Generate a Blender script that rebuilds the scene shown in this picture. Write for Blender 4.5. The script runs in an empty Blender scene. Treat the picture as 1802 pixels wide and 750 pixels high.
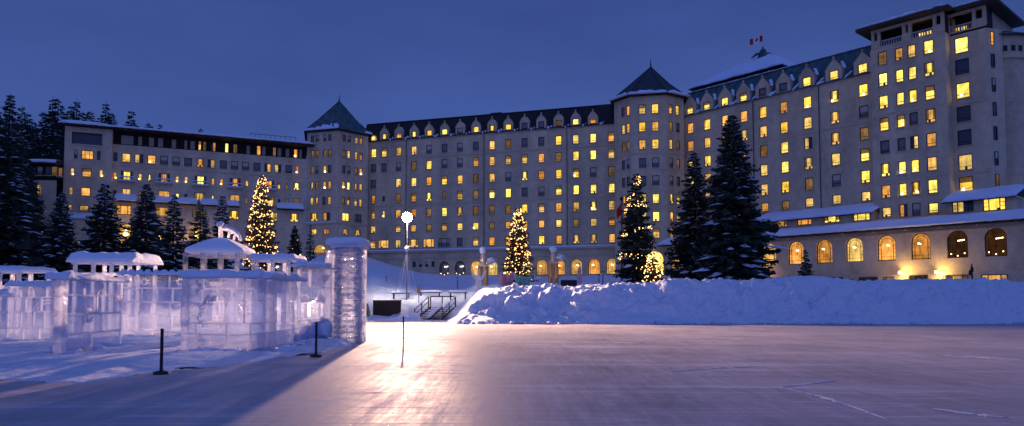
import bpy, bmesh, math, random
from mathutils import Vector, Matrix, noise
R = math.radians
random.seed(7)
scene = bpy.context.scene
col = scene.collection

# ------------------------------------------------------------ camera
F = 1250.0            # focal length in photograph pixels (photograph is 1802 wide)
PITCH = R(3.0)
HOR = 530.0
CAMZ = 1.6
SH = HOR - 375.0 - F * math.tan(PITCH)
cam = bpy.data.cameras.new('camera'); co = bpy.data.objects.new('camera', cam); col.objects.link(co)
co.location = (0, 0, CAMZ); co.rotation_euler = (R(90) + PITCH, 0, 0)
cam.sensor_width = 36; cam.lens = 36 * F / 1802.0
cam.shift_y = SH / 1802.0
cam.clip_start = 0.1; cam.clip_end = 3000
scene.camera = co

# ------------------------------------------------------------ sky: deep blue dusk, brighter afterglow behind the viewer
W = bpy.data.worlds.new('World'); scene.world = W; W.use_nodes = True
nt = W.node_tree; nt.nodes.clear()
def N(t, typ, **kw):
    n = t.nodes.new(typ)
    for k, v in kw.items(): setattr(n, k, v)
    return n
out = N(nt, 'ShaderNodeOutputWorld'); bg = N(nt, 'ShaderNodeBackground')
tc = N(nt, 'ShaderNodeTexCoord'); sep = N(nt, 'ShaderNodeSeparateXYZ')
nt.links.new(tc.outputs['Generated'], sep.inputs[0])
r1 = N(nt, 'ShaderNodeValToRGB')
cr = r1.color_ramp; cr.elements[0].position = 0.0; cr.elements[0].color = (.060, .112, .370, 1)
cr.elements[1].position = 1.0; cr.elements[1].color = (.050, .085, .30, 1)
for p, c in ((.13, (.058, .108, .358)), (.26, (.052, .096, .325)), (.38, (.040, .074, .262)), (.6, (.036, .068, .25))):
    e = cr.elements.new(p); e.color = (*c, 1)
nt.links.new(sep.outputs['Z'], r1.inputs[0])
r2 = N(nt, 'ShaderNodeMapRange'); r2.inputs['From Min'].default_value = -.9; r2.inputs['From Max'].default_value = .5
r2.inputs['To Min'].default_value = 1.0; r2.inputs['To Max'].default_value = 0.0; r2.interpolation_type = 'SMOOTHSTEP'
nt.links.new(sep.outputs['Y'], r2.inputs['Value'])
mx = N(nt, 'ShaderNodeMix', data_type='RGBA'); mx.inputs['B'].default_value = (.125, .200, .66, 1)
nt.links.new(r2.outputs[0], mx.inputs['Factor']); nt.links.new(r1.outputs[0], mx.inputs['A'])
nz = N(nt, 'ShaderNodeTexNoise'); nz.inputs['Scale'].default_value = 2.2; nz.inputs['Detail'].default_value = 4
mp = N(nt, 'ShaderNodeMapping'); mp.inputs['Scale'].default_value = (1, 1, 3.2)
nt.links.new(tc.outputs['Generated'], mp.inputs[0]); nt.links.new(mp.outputs[0], nz.inputs[0])
r3 = N(nt, 'ShaderNodeMapRange'); r3.inputs['From Min'].default_value = .35; r3.inputs['From Max'].default_value = .65
r3.inputs['To Min'].default_value = .89; r3.inputs['To Max'].default_value = 1.12
nt.links.new(nz.outputs[0], r3.inputs['Value'])
vm = N(nt, 'ShaderNodeVectorMath', operation='SCALE'); nt.links.new(mx.outputs['Result'], vm.inputs[0]); nt.links.new(r3.outputs[0], vm.inputs['Scale'])
nt.links.new(vm.outputs[0], bg.inputs['Color']); bg.inputs['Strength'].default_value = 1.0
nt.links.new(bg.outputs[0], out.inputs['Surface'])
# the only strong lamp of the place is the floodlight on the mast (built further down); no sun: it has set
LAMP_POWER = 2600; FLOOD_POWER = 21000
scene.view_settings.view_transform = 'Standard'; scene.view_settings.look = 'None'
scene.view_settings.exposure = 0.0; scene.view_settings.gamma = 1.0
cy = scene.cycles
cy.use_denoising = True
cy.max_bounces = 14; cy.transmission_bounces = 12; cy.transparent_max_bounces = 12; cy.diffuse_bounces = 3; cy.glossy_bounces = 4
cy.sample_clamp_indirect = 4.0; cy.caustics_reflective = False; cy.caustics_refractive = True

# ------------------------------------------------------------ pixel -> place
def ray(px, py):
    x = (px - 901) / F; y = (375 - py + SH) / F
    c, s = math.cos(PITCH), math.sin(PITCH)
    return Vector((x, c - y * s, s + y * c))
def at(px, py, Y):
    d = ray(px, py); return Vector((0, 0, CAMZ)) + d * (Y / d.y)
def gnd(px, py, z=0.0):
    d = ray(px, py); return Vector((0, 0, CAMZ)) + d * ((z - CAMZ) / d.z)
class Plane:                       # a vertical facade: starts at (x, y), runs along d, n looks out to the viewer
    def __init__(s, x0, y0, x1, y1, out=0.0):
        d = Vector((x1 - x0, y1 - y0)); s.L = d.length; s.d = d.normalized(); s.n = Vector((s.d.y, -s.d.x))
        s.o = Vector((x0, y0)) + s.n * out; s.rz = math.atan2(s.d.y, s.d.x)
    def off(s, k):
        p = Plane.__new__(Plane); p.d = s.d; p.n = s.n; p.o = s.o + s.n * k; p.rz = s.rz; p.L = s.L; return p
    def hit(s, px, py):
        r = ray(px, py); den = r.x * s.n.x + r.y * s.n.y
        t = (s.o.x * s.n.x + s.o.y * s.n.y) / den
        x, y = r.x * t, r.y * t
        return (x - s.o.x) * s.d.x + (y - s.o.y) * s.d.y, CAMZ + r.z * t
    def u(s, px, py=300): return s.hit(px, py)[0]
    def z(s, px, py): return s.hit(px, py)[1]
    def p(s, u, z, out=0.0):
        q = s.o + s.d * u + s.n * out; return Vector((q.x, q.y, z))

# ------------------------------------------------------------ mesh collector
class MB:
    def __init__(s): s.v = []; s.f = []; s.m = []; s.sm = []
    def face(s, pts, m=0, smooth=False):
        i = len(s.v); s.v += [Vector(p) for p in pts]; s.f.append(list(range(i, i + len(pts)))); s.m.append(m); s.sm.append(smooth)
    def grid(s, rows, m=0, smooth=True, close=False):
        i = len(s.v); nr = len(rows); nc = len(rows[0])
        for r in rows: s.v += [Vector(p) for p in r]
        for a in range(nr - 1):
            for b in range(nc if close else nc - 1):
                b2 = (b + 1) % nc
                s.f.append([i + a * nc + b, i + a * nc + b2, i + (a + 1) * nc + b2, i + (a + 1) * nc + b]); s.m.append(m); s.sm.append(smooth)
    def hexa(s, c, m=0):           # eight corners: bottom 4 then top 4
        i = len(s.v); s.v += [Vector(p) for p in c]
        for f in ((3, 2, 1, 0), (4, 5, 6, 7), (0, 1, 5, 4), (1, 2, 6, 5), (2, 3, 7, 6), (3, 0, 4, 7)):
            s.f.append([i + k for k in f]); s.m.append(m); s.sm.append(False)
    def box(s, x0, x1, y0, y1, z0, z1, m=0):
        s.hexa([(x0, y0, z0), (x1, y0, z0), (x1, y1, z0), (x0, y1, z0), (x0, y0, z1), (x1, y0, z1), (x1, y1, z1), (x0, y1, z1)], m)
    def pbox(s, P, u0, u1, o0, o1, z0, z1, m=0, jit=0):
        c = [P.p(u0, z0, o1), P.p(u1, z0, o1), P.p(u1, z0, o0), P.p(u0, z0, o0), P.p(u0, z1, o1), P.p(u1, z1, o1), P.p(u1, z1, o0), P.p(u0, z1, o0)]
        if jit: c = [p + Vector((random.uniform(-jit, jit), random.uniform(-jit, jit), random.uniform(-jit, jit))) for p in c]
        s.hexa(c, m)
    def tube(s, pts, rad, n=8, m=0, caps=True, smooth=True):
        pts = [Vector(p) for p in pts]; rr = rad if isinstance(rad, (list, tuple)) else [rad] * len(pts)
        rows = []
        for k, p in enumerate(pts):
            d = (pts[min(k + 1, len(pts) - 1)] - pts[max(k - 1, 0)]).normalized()
            a = d.orthogonal() if k == 0 else (a - d * a.dot(d))
            a = a.normalized(); b = d.cross(a)
            rows.append([p + (a * math.cos(t) + b * math.sin(t)) * rr[k] for t in [2 * math.pi * j / n for j in range(n)]])
        s.grid(rows, m, smooth, close=True)
        if caps: s.face(list(reversed(rows[0])), m); s.face(rows[-1], m)
    def ball(s, c, r, m=0, seg=8, ring=6, sq=(1, 1, 1), amp=0, seed=0):
        c = Vector(c); rows = []
        for i in range(ring + 1):
            th = math.pi * i / ring; row = []
            for j in range(seg):
                ph = 2 * math.pi * j / seg
                d = Vector((math.sin(th) * math.cos(ph), math.sin(th) * math.sin(ph), -math.cos(th)))
                k = 1 + (amp * noise.noise(d * 1.7 + Vector((seed, 0, 0))) if amp else 0)
                row.append(c + Vector((d.x * sq[0], d.y * sq[1], d.z * sq[2])) * r * k)
            rows.append(row)
        s.grid(rows, m, True, close=True)
    def build(s, name, mats, parent=None, origin='base', link=True, merge=False):
        if not isinstance(mats, (list, tuple)): mats = [mats]
        xs = [p.x for p in s.v]; ys = [p.y for p in s.v]; zs = [p.z for p in s.v]
        o = Vector(((min(xs) + max(xs)) / 2, (min(ys) + max(ys)) / 2, min(zs))) if origin == 'base' else Vector((0, 0, 0))
        me = bpy.data.meshes.new(name); me.from_pydata([p - o for p in s.v], [], s.f)
        for mt in mats: me.materials.append(mt)
        me.polygons.foreach_set('material_index', s.m); me.polygons.foreach_set('use_smooth', s.sm)
        me.update()
        if merge:
            bm = bmesh.new(); bm.from_mesh(me); bmesh.ops.remove_doubles(bm, verts=bm.verts, dist=1e-4)
            bmesh.ops.recalc_face_normals(bm, faces=bm.faces); bm.to_mesh(me); bm.free()
        ob = bpy.data.objects.new(name, me)
        if link: col.objects.link(ob)
        ob.location = o
        if parent: keep(ob, parent)
        return ob
def basis(o): return Matrix.LocRotScale(o.location, o.rotation_euler, o.scale)
def world(o):
    return (world(o.parent) @ o.matrix_parent_inverse @ basis(o)) if o.parent else basis(o)
def keep(o, p): o.parent = p; o.matrix_parent_inverse = world(p).inverted()
def empty(name, loc, rz=0, parent=None):
    e = bpy.data.objects.new(name, None); col.objects.link(e); e.location = loc; e.rotation_euler = (0, 0, rz); e.empty_display_size = .5
    if parent: keep(e, parent)
    return e
def tag(o, label=None, cat=None, group=None, kind=None):
    if label: o['label'] = label
    if cat: o['category'] = cat
    if group: o['group'] = group
    if kind: o['kind'] = kind
    return o
def copy_tree(o, parent=None):
    c = o.copy(); col.objects.link(c)
    if parent: c.parent = parent
    for ch in list(o.children): copy_tree(ch, c)
    return c

# ------------------------------------------------------------ materials
M = {}
def mat(name, color=(.5, .5, .5), rough=.8, spec=.3, metal=0, noise_=None, bump=None, var=None):
    """noise_ = (scale, amount, detail) lightens / darkens the colour; bump = (scale, strength, distance)"""
    m = bpy.data.materials.new(name); m.use_nodes = True; t = m.node_tree; b = t.nodes['Principled BSDF']
    b.inputs['Base Color'].default_value = (*color, 1); b.inputs['Roughness'].default_value = rough
    b.inputs['Metallic'].default_value = metal; b.inputs['Specular IOR Level'].default_value = spec
    g = N(t, 'ShaderNodeNewGeometry')
    if noise_:
        n = N(t, 'ShaderNodeTexNoise'); n.inputs['Scale'].default_value = noise_[0]; n.inputs['Detail'].default_value = noise_[2] if len(noise_) > 2 else 5
        t.links.new(g.outputs['Position'], n.inputs['Vector'])
        a = N(t, 'ShaderNodeMapRange'); a.inputs['From Min'].default_value = .3; a.inputs['From Max'].default_value = .7
        a.inputs['To Min'].default_value = 1 - noise_[1]; a.inputs['To Max'].default_value = 1 + noise_[1]
        t.links.new(n.outputs[0], a.inputs['Value'])
        v = N(t, 'ShaderNodeVectorMath', operation='SCALE'); v.inputs[0].default_value = color
        t.links.new(a.outputs[0], v.inputs['Scale']); t.links.new(v.outputs[0], b.inputs['Base Color'])
    if bump:
        n = N(t, 'ShaderNodeTexNoise'); n.inputs['Scale'].default_value = bump[0]; n.inputs['Detail'].default_value = 6
        t.links.new(g.outputs['Position'], n.inputs['Vector'])
        k = N(t, 'ShaderNodeBump'); k.inputs['Strength'].default_value = bump[1]; k.inputs['Distance'].default_value = bump[2]
        t.links.new(n.outputs[0], k.inputs['Height']); t.links.new(k.outputs[0], b.inputs['Normal'])
    M[name] = m; return m
def emit(name, color, strength, sampling='NONE'):
    m = bpy.data.materials.new(name); m.use_nodes = True; t = m.node_tree; t.nodes.clear()
    o = N(t, 'ShaderNodeOutputMaterial'); e = N(t, 'ShaderNodeEmission'); e.inputs['Color'].default_value = (*color, 1); e.inputs['Strength'].default_value = strength
    t.links.new(e.outputs[0], o.inputs['Surface']); m.cycles.emission_sampling = sampling
    M[name] = m; return m

mat('wood', (.055, .038, .028), .75, noise_=(6, .4))
mat('dark_wood', (.030, .020, .017), .8, noise_=(3, .3))
mat('black_metal', (.012, .013, .016), .5)
mat('grey_metal', (.16, .16, .17), .6)
mat('white_metal', (.62, .62, .62), .5)
mat('stone_trim', (.58, .45, .31), .85, noise_=(2.5, .12))
mat('frame_brown', (.060, .032, .020), .6)
mat('dark_glass', (.022, .028, .042), .12, spec=.6)
mat('curtain', (.20, .19, .19), .9)
mat('pale_blind', (.52, .45, .36), .9)
mat('slate', (.026, .036, .048), .6, spec=.35, noise_=(1.0, .25), bump=(5, .3, .04))
mat('bark', (.045, .032, .025), .9, noise_=(5, .3))
mat('needles', (.024, .036, .026), .85, noise_=(.9, .45))
mat('forest_needles', (.017, .030, .022), .9, noise_=(.6, .4))
mat('lit_needles', (.13, .095, .05), .85, noise_=(.9, .4))  # brown glow of the fairy lights painted into the needle colour
mat('roof_dark', (.026, .020, .022), .8, noise_=(1.2, .35), bump=(6, .3, .05))
mat('red_cloth', (.45, .02, .03), .8)
mat('white_cloth', (.7, .7, .72), .8)
mat('gold_wood', (.42, .24, .09), .5, noise_=(8, .2))
mat('green_cloth', (.10, .16, .15), .8, noise_=(6, .2))
mat('balustrade_white', (.40, .38, .36), .8)

def snow_material(name, c, bumps, rough=.75):
    m = bpy.data.materials.new(name); m.use_nodes = True; t = m.node_tree; b = t.nodes['Principled BSDF']
    b.inputs['Base Color'].default_value = (*c, 1); b.inputs['Roughness'].default_value = rough; b.inputs['Specular IOR Level'].default_value = .25
    g = N(t, 'ShaderNodeNewGeometry'); prev = None
    for sc, st, di in bumps:
        n = N(t, 'ShaderNodeTexNoise'); n.inputs['Scale'].default_value = sc; n.inputs['Detail'].default_value = 8; n.inputs['Roughness'].default_value = .6
        t.links.new(g.outputs['Position'], n.inputs['Vector'])
        k = N(t, 'ShaderNodeBump'); k.inputs['Strength'].default_value = st; k.inputs['Distance'].default_value = di
        t.links.new(n.outputs[0], k.inputs['Height'])
        if prev: t.links.new(prev.outputs[0], k.inputs['Normal'])
        prev = k
    t.links.new(prev.outputs[0], b.inputs['Normal'])
    M[name] = m
snow_material('snow', (.70, .77, .88), ((1.3, .8, .45), (4.5, .8, .14)))
snow_material('roof_snow', (.70, .77, .88), ((.8, .5, .25), (4, .3, .06)))
snow_material('fine_snow', (.70, .77, .88), ((5, .6, .06), (25, .4, .015)))

# stucco of the hotel: cream render with faint floor joints and stains
def stucco(name, c):
    m = mat(name, c, .9, spec=.15); t = m.node_tree; b = t.nodes['Principled BSDF']; g = N(t, 'ShaderNodeNewGeometry')
    mp = N(t, 'ShaderNodeMapping'); mp.inputs['Scale'].default_value = (.35, .35, .07); t.links.new(g.outputs['Position'], mp.inputs[0])
    n1 = N(t, 'ShaderNodeTexNoise'); n1.inputs['Scale'].default_value = 1; n1.inputs['Detail'].default_value = 7; t.links.new(mp.outputs[0], n1.inputs['Vector'])
    n2 = N(t, 'ShaderNodeTexNoise'); n2.inputs['Scale'].default_value = .9; n2.inputs['Detail'].default_value = 8; n2.inputs['Roughness'].default_value = .7; t.links.new(g.outputs['Position'], n2.inputs['Vector'])
    ad = N(t, 'ShaderNodeMath', operation='ADD'); t.links.new(n1.outputs[0], ad.inputs[0]); t.links.new(n2.outputs[0], ad.inputs[1])
    a = N(t, 'ShaderNodeMapRange'); a.inputs['From Min'].default_value = .7; a.inputs['From Max'].default_value = 1.3
    a.inputs['To Min'].default_value = .70; a.inputs['To Max'].default_value = 1.22; t.links.new(ad.outputs[0], a.inputs['Value'])
    v = N(t, 'ShaderNodeVectorMath', operation='SCALE'); v.inputs[0].default_value = c
    t.links.new(a.outputs[0], v.inputs['Scale']); t.links.new(v.outputs[0], b.inputs['Base Color'])
stucco('stucco', (.61, .475, .31))
stucco('stucco_pale', (.64, .50, .34))

# standing-seam copper roof
def copper():
    m = mat('copper', (.055, .12, .125), .6, spec=.4); t = m.node_tree; b = t.nodes['Principled BSDF']; g = N(t, 'ShaderNodeNewGeometry')
    n = N(t, 'ShaderNodeTexNoise'); n.inputs['Scale'].default_value = .8; n.inputs['Detail'].default_value = 6
    mp = N(t, 'ShaderNodeMapping'); mp.inputs['Scale'].default_value = (1.5, 1.5, .25); t.links.new(g.outputs['Position'], mp.inputs[0]); t.links.new(mp.outputs[0], n.inputs['Vector'])
    r = N(t, 'ShaderNodeValToRGB'); r.color_ramp.elements[0].color = (.020, .050, .054, 1); r.color_ramp.elements[1].color = (.07, .145, .15, 1)
    r.color_ramp.elements[0].position = .3; r.color_ramp.elements[1].position = .7
    t.links.new(n.outputs[0], r.inputs[0]); t.links.new(r.outputs[0], b.inputs['Base Color'])
copper()

# lit rooms behind curtains: each window object gets its own tone
def lit(name, c1, c2, strength, lo=.55):
    m = bpy.data.materials.new(name); m.use_nodes = True; t = m.node_tree; t.nodes.clear()
    o = N(t, 'ShaderNodeOutputMaterial'); e = N(t, 'ShaderNodeEmission'); oi = N(t, 'ShaderNodeObjectInfo'); tc = N(t, 'ShaderNodeTexCoord')
    sp = N(t, 'ShaderNodeSeparateXYZ'); t.links.new(tc.outputs['Object'], sp.inputs[0])
    mixc = N(t, 'ShaderNodeMix', data_type='RGBA'); mixc.inputs['A'].default_value = (*c1, 1); mixc.inputs['B'].default_value = (*c2, 1)
    t.links.new(oi.outputs['Random'], mixc.inputs['Factor'])
    # curtain folds
    mp = N(t, 'ShaderNodeMapping'); mp.inputs['Scale'].default_value = (4.5, 1, .5); t.links.new(tc.outputs['Object'], mp.inputs[0])
    ml = N(t, 'ShaderNodeMath', operation='MULTIPLY'); ml.inputs[1].default_value = 37; t.links.new(oi.outputs['Random'], ml.inputs[0])
    n = N(t, 'ShaderNodeTexNoise', noise_dimensions='4D'); n.inputs['Scale'].default_value = 1; n.inputs['Detail'].default_value = 2
    t.links.new(mp.outputs[0], n.inputs['Vector']); t.links.new(ml.outputs[0], n.inputs['W'])
    a = N(t, 'ShaderNodeMapRange'); a.inputs['From Min'].default_value = .32; a.inputs['From Max'].default_value = .68; a.inputs['To Min'].default_value = lo; a.inputs['To Max'].default_value = 1.15
    t.links.new(n.outputs[0], a.inputs['Value'])
    # a lamp somewhere in the room makes one spot of the pane brighter
    n2 = N(t, 'ShaderNodeTexNoise', noise_dimensions='4D'); n2.inputs['Scale'].default_value = 1.1; n2.inputs['Detail'].default_value = 1
    t.links.new(tc.outputs['Object'], n2.inputs['Vector']); t.links.new(ml.outputs[0], n2.inputs['W'])
    a2 = N(t, 'ShaderNodeMapRange'); a2.inputs['From Min'].default_value = .3; a2.inputs['From Max'].default_value = .75; a2.inputs['To Min'].default_value = .65; a2.inputs['To Max'].default_value = 1.6
    t.links.new(n2.outputs[0], a2.inputs['Value'])
    mm = N(t, 'ShaderNodeMath', operation='MULTIPLY'); t.links.new(a.outputs[0], mm.inputs[0]); t.links.new(a2.outputs[0], mm.inputs[1])
    m2 = N(t, 'ShaderNodeMath', operation='MULTIPLY'); t.links.new(mm.outputs[0], m2.inputs[0])
    fr_ = N(t, 'ShaderNodeMath', operation='FRACT'); t.links.new(ml.outputs[0], fr_.inputs[0]); vr = N(t, 'ShaderNodeMapRange'); vr.inputs['To Min'].default_value = strength * .62; vr.inputs['To Max'].default_value = strength * 1.25
    t.links.new(fr_.outputs[0], vr.inputs['Value']); t.links.new(vr.outputs[0], m2.inputs[1])
    t.links.new(mixc.outputs['Result'], e.inputs['Color']); t.links.new(m2.outputs[0], e.inputs['Strength'])
    t.links.new(e.outputs[0], o.inputs['Surface']); m.cycles.emission_sampling = 'NONE'; M[name] = m
lit('lit_bright', (1.0, .55, .05), (1.0, .78, .17), 1.45, .75)
lit('lit_orange', (1.0, .38, .07), (1.0, .68, .20), .85, .6)
lit('lit_faint', (.42, .16, .05), (.34, .14, .05), .13, .5)
lit('lit_dim', (.62, .30, .10), (.50, .33, .16), .30, .6)
emit('bulb', (1.0, .72, .30), 9)
emit('fairy_light', (1.0, .54, .17), 5.5, 'FRONT_BACK')
emit('flood_glow', (1.0, .84, .62), 300, 'NONE')
emit('warm_lantern', (1.0, .66, .18), 6)

def ice_material(name, milky_lo, milky_hi, rough, bump_s, bump_k, tint=(.82, .86, .96), clear=0):
    m = bpy.data.materials.new(name); m.use_nodes = True; t = m.node_tree; t.nodes.clear()
    o = N(t, 'ShaderNodeOutputMaterial'); g = N(t, 'ShaderNodeNewGeometry')
    gl = N(t, 'ShaderNodeBsdfPrincipled'); gl.inputs['Base Color'].default_value = (*tint, 1); gl.inputs['Transmission Weight'].default_value = 1
    gl.inputs['Roughness'].default_value = rough; gl.inputs['IOR'].default_value = 1.31
    di = N(t, 'ShaderNodeBsdfDiffuse'); di.inputs['Color'].default_value = (.86, .90, .97, 1)
    tr = N(t, 'ShaderNodeBsdfTranslucent'); tr.inputs['Color'].default_value = (.92, .92, .97, 1)
    m1 = N(t, 'ShaderNodeMixShader'); m1.inputs[0].default_value = .82; t.links.new(di.outputs[0], m1.inputs[1]); t.links.new(tr.outputs[0], m1.inputs[2])
    n = N(t, 'ShaderNodeTexNoise'); n.inputs['Scale'].default_value = 2.2; n.inputs['Detail'].default_value = 9; n.inputs['Roughness'].default_value = .72
    t.links.new(g.outputs['Position'], n.inputs['Vector'])
    a = N(t, 'ShaderNodeMapRange'); a.inputs['From Min'].default_value = .38; a.inputs['From Max'].default_value = .66; a.inputs['To Min'].default_value = milky_lo; a.inputs['To Max'].default_value = milky_hi
    t.links.new(n.outputs[0], a.inputs['Value'])
    nb = N(t, 'ShaderNodeTexNoise'); nb.inputs['Scale'].default_value = bump_s; nb.inputs['Detail'].default_value = 4; t.links.new(g.outputs['Position'], nb.inputs['Vector'])
    k = N(t, 'ShaderNodeBump'); k.inputs['Strength'].default_value = bump_k; k.inputs['Distance'].default_value = .05; t.links.new(nb.outputs[0], k.inputs['Height'])
    t.links.new(k.outputs[0], gl.inputs['Normal']); t.links.new(k.outputs[0], di.inputs['Normal'])
    ms = N(t, 'ShaderNodeMixShader'); t.links.new(a.outputs[0], ms.inputs[0]); t.links.new(gl.outputs[0], ms.inputs[1]); t.links.new(m1.outputs[0], ms.inputs[2])
    tp = N(t, 'ShaderNodeBsdfTransparent'); tp.inputs['Color'].default_value = (*[c_ * .98 for c_ in tint], 1); m3 = N(t, 'ShaderNodeMixShader'); m3.inputs[0].default_value = clear
    t.links.new(ms.outputs[0], m3.inputs[1]); t.links.new(tp.outputs[0], m3.inputs[2])
    t.links.new(m3.outputs[0], o.inputs['Surface']); M[name] = m
ice_material('ice', .0, .34, .04, 4, 1.0, clear=.66)
ice_material('ice_rough', .30, .9, .08, 9, 1.0, clear=.34)
ice_material('ice_tower', .10, .55, .06, 12, 1.0, clear=.46)
ice_material('frost', .80, 1.0, .2, 20, .7, (.98, .98, 1.0), clear=.40)
ice_material('pink_ice', .4, .8, .2, 12, .7, (1.0, .45, .55), clear=.2)
ice_material('green_ice', .3, .7, .2, 12, .7, (.4, .9, .75), clear=.2)

# rink ice: scraped, scratched, dusted with snow
def rink_ice():
    m = bpy.data.materials.new('rink_ice'); m.use_nodes = True; t = m.node_tree; b = t.nodes['Principled BSDF']; g = N(t, 'ShaderNodeNewGeometry')
    L = t.links.new
    def nzz(scale, mapping, detail=6, rough=.6):
        mp = N(t, 'ShaderNodeMapping'); mp.inputs['Scale'].default_value = mapping; mp.inputs['Rotation'].default_value = (0, 0, R(random.uniform(-8, 8))); L(g.outputs['Position'], mp.inputs[0])
        n = N(t, 'ShaderNodeTexNoise'); n.inputs['Scale'].default_value = scale; n.inputs['Detail'].default_value = detail; n.inputs['Roughness'].default_value = rough
        L(mp.outputs[0], n.inputs['Vector']); return n
    a = nzz(.28, (1.0, .8, 1), 8, .7)         # broad patches
    c = nzz(1.3, (3.4, .24, 1), 9, .8)         # scraping streaks
    d = nzz(7, (2.2, .25, 1), 5, .75)              # grain
    s1 = N(t, 'ShaderNodeMath', operation='ADD'); L(a.outputs[0], s1.inputs[0]); L(c.outputs[0], s1.inputs[1])
    s2 = N(t, 'ShaderNodeMath', operation='MULTIPLY_ADD'); s2.inputs[1].default_value = .5; L(d.outputs[0], s2.inputs[0]); L(s1.outputs[0], s2.inputs[2])
    # skate scratches: thin voronoi edges seen through stretched, warped space
    cr = []
    for sc, rot, st in ((1.0, 64, (.05, .7, 1)), (1.0, 118, (.04, .5, 1)), (1.0, 88, (.07, .9, 1))):   # long thin skate cuts
        mp = N(t, 'ShaderNodeMapping'); mp.inputs['Rotation'].default_value = (0, 0, R(rot)); mp.inputs['Scale'].default_value = st; L(g.outputs['Position'], mp.inputs[0])
        v = N(t, 'ShaderNodeTexNoise'); v.inputs['Scale'].default_value = sc; v.inputs['Detail'].default_value = 1; L(mp.outputs[0], v.inputs['Vector'])
        sb = N(t, 'ShaderNodeMath', operation='SUBTRACT'); sb.inputs[1].default_value = .5; L(v.outputs[0], sb.inputs[0]); ab = N(t, 'ShaderNodeMath', operation='ABSOLUTE'); L(sb.outputs[0], ab.inputs[0])
        q = N(t, 'ShaderNodeMapRange'); q.inputs['From Min'].default_value = 0; q.inputs['From Max'].default_value = .008; q.inputs['To Min'].default_value = .7; q.inputs['To Max'].default_value = 0; L(ab.outputs[0], q.inputs['Value'])
        cr.append(q)
    k1 = N(t, 'ShaderNodeMath', operation='ADD'); L(cr[0].outputs[0], k1.inputs[0]); L(cr[1].outputs[0], k1.inputs[1])
    k2 = N(t, 'ShaderNodeMath', operation='ADD'); L(k1.outputs[0], k2.inputs[0]); L(cr[2].outputs[0], k2.inputs[1])
    k3 = N(t, 'ShaderNodeMath', operation='MULTIPLY'); L(k2.outputs[0], k3.inputs[0]); L(a.outputs[0], k3.inputs[1])
    f = N(t, 'ShaderNodeMapRange'); f.inputs['From Min'].default_value = .9; f.inputs['From Max'].default_value = 1.6; L(s2.outputs[0], f.inputs['Value'])
    f2 = N(t, 'ShaderNodeMath', operation='ADD', use_clamp=True); L(f.outputs[0], f2.inputs[0]); L(k3.outputs[0], f2.inputs[1])
    r = N(t, 'ShaderNodeValToRGB'); e = r.color_ramp.elements; e[0].color = (.21, .20, .22, 1); e[1].color = (.52, .50, .54, 1)
    L(f2.outputs[0], r.inputs[0]); L(r.outputs[0], b.inputs['Base Color'])
    rr = N(t, 'ShaderNodeMapRange'); rr.inputs['To Min'].default_value = .42; rr.inputs['To Max'].default_value = .78; L(f2.outputs[0], rr.inputs['Value']); L(rr.outputs[0], b.inputs['Roughness'])
    b.inputs['Specular IOR Level'].default_value = .17
    k = N(t, 'ShaderNodeBump'); k.inputs['Strength'].default_value = .09; k.inputs['Distance'].default_value = .03; L(s2.outputs[0], k.inputs['Height'])
    kk = N(t, 'ShaderNodeBump'); kk.inputs['Strength'].default_value = .25; kk.inputs['Distance'].default_value = .008; kk.invert = True; L(k2.outputs[0], kk.inputs['Height']); L(k.outputs[0], kk.inputs['Normal'])
    L(kk.outputs[0], b.inputs['Normal']); M['rink_ice'] = m
rink_ice()

# ------------------------------------------------------------ terrain
def lerp_tab(tab, x):
    if x <= tab[0][0]: return tab[0][1]
    for (a, va), (b, vb) in zip(tab, tab[1:]):
        if x <= b: t = (x - a) / (b - a); return va + (vb - va) * t
    return tab[-1][1]
def sst(a, b, x):
    t = max(0, min(1, (x - a) / (b - a))); return t * t * (3 - 2 * t)
FRONT = [(-200, 15.2), (0, 15.4), (150, 14.7), (270, 16.7), (400, 18.4), (560, 22.5), (618, 26.6), (636, 29.0), (648, 56.5), (700, 58), (790, 62), (1200, 62)]
LEFT = [(36, .10), (42, .30), (50, .9), (62, 1.9), (80, 3.0), (100, 5.0), (112, 6.2), (130, 9.0), (150, 11.3), (200, 14), (300, 46), (420, 70)]
MID = [(56, -.1), (59, .10), (64, .9), (70, 1.7), (76, 2.3), (92, 3.0), (110, 4.2), (128, 6.2), (140, 6.6), (200, 9), (300, 12)]
RIGHT = [(49, -.2), (56, 2.4), (70, 2.9), (100, 4.2), (128, 6.0), (150, 6.6), (300, 8)]
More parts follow.
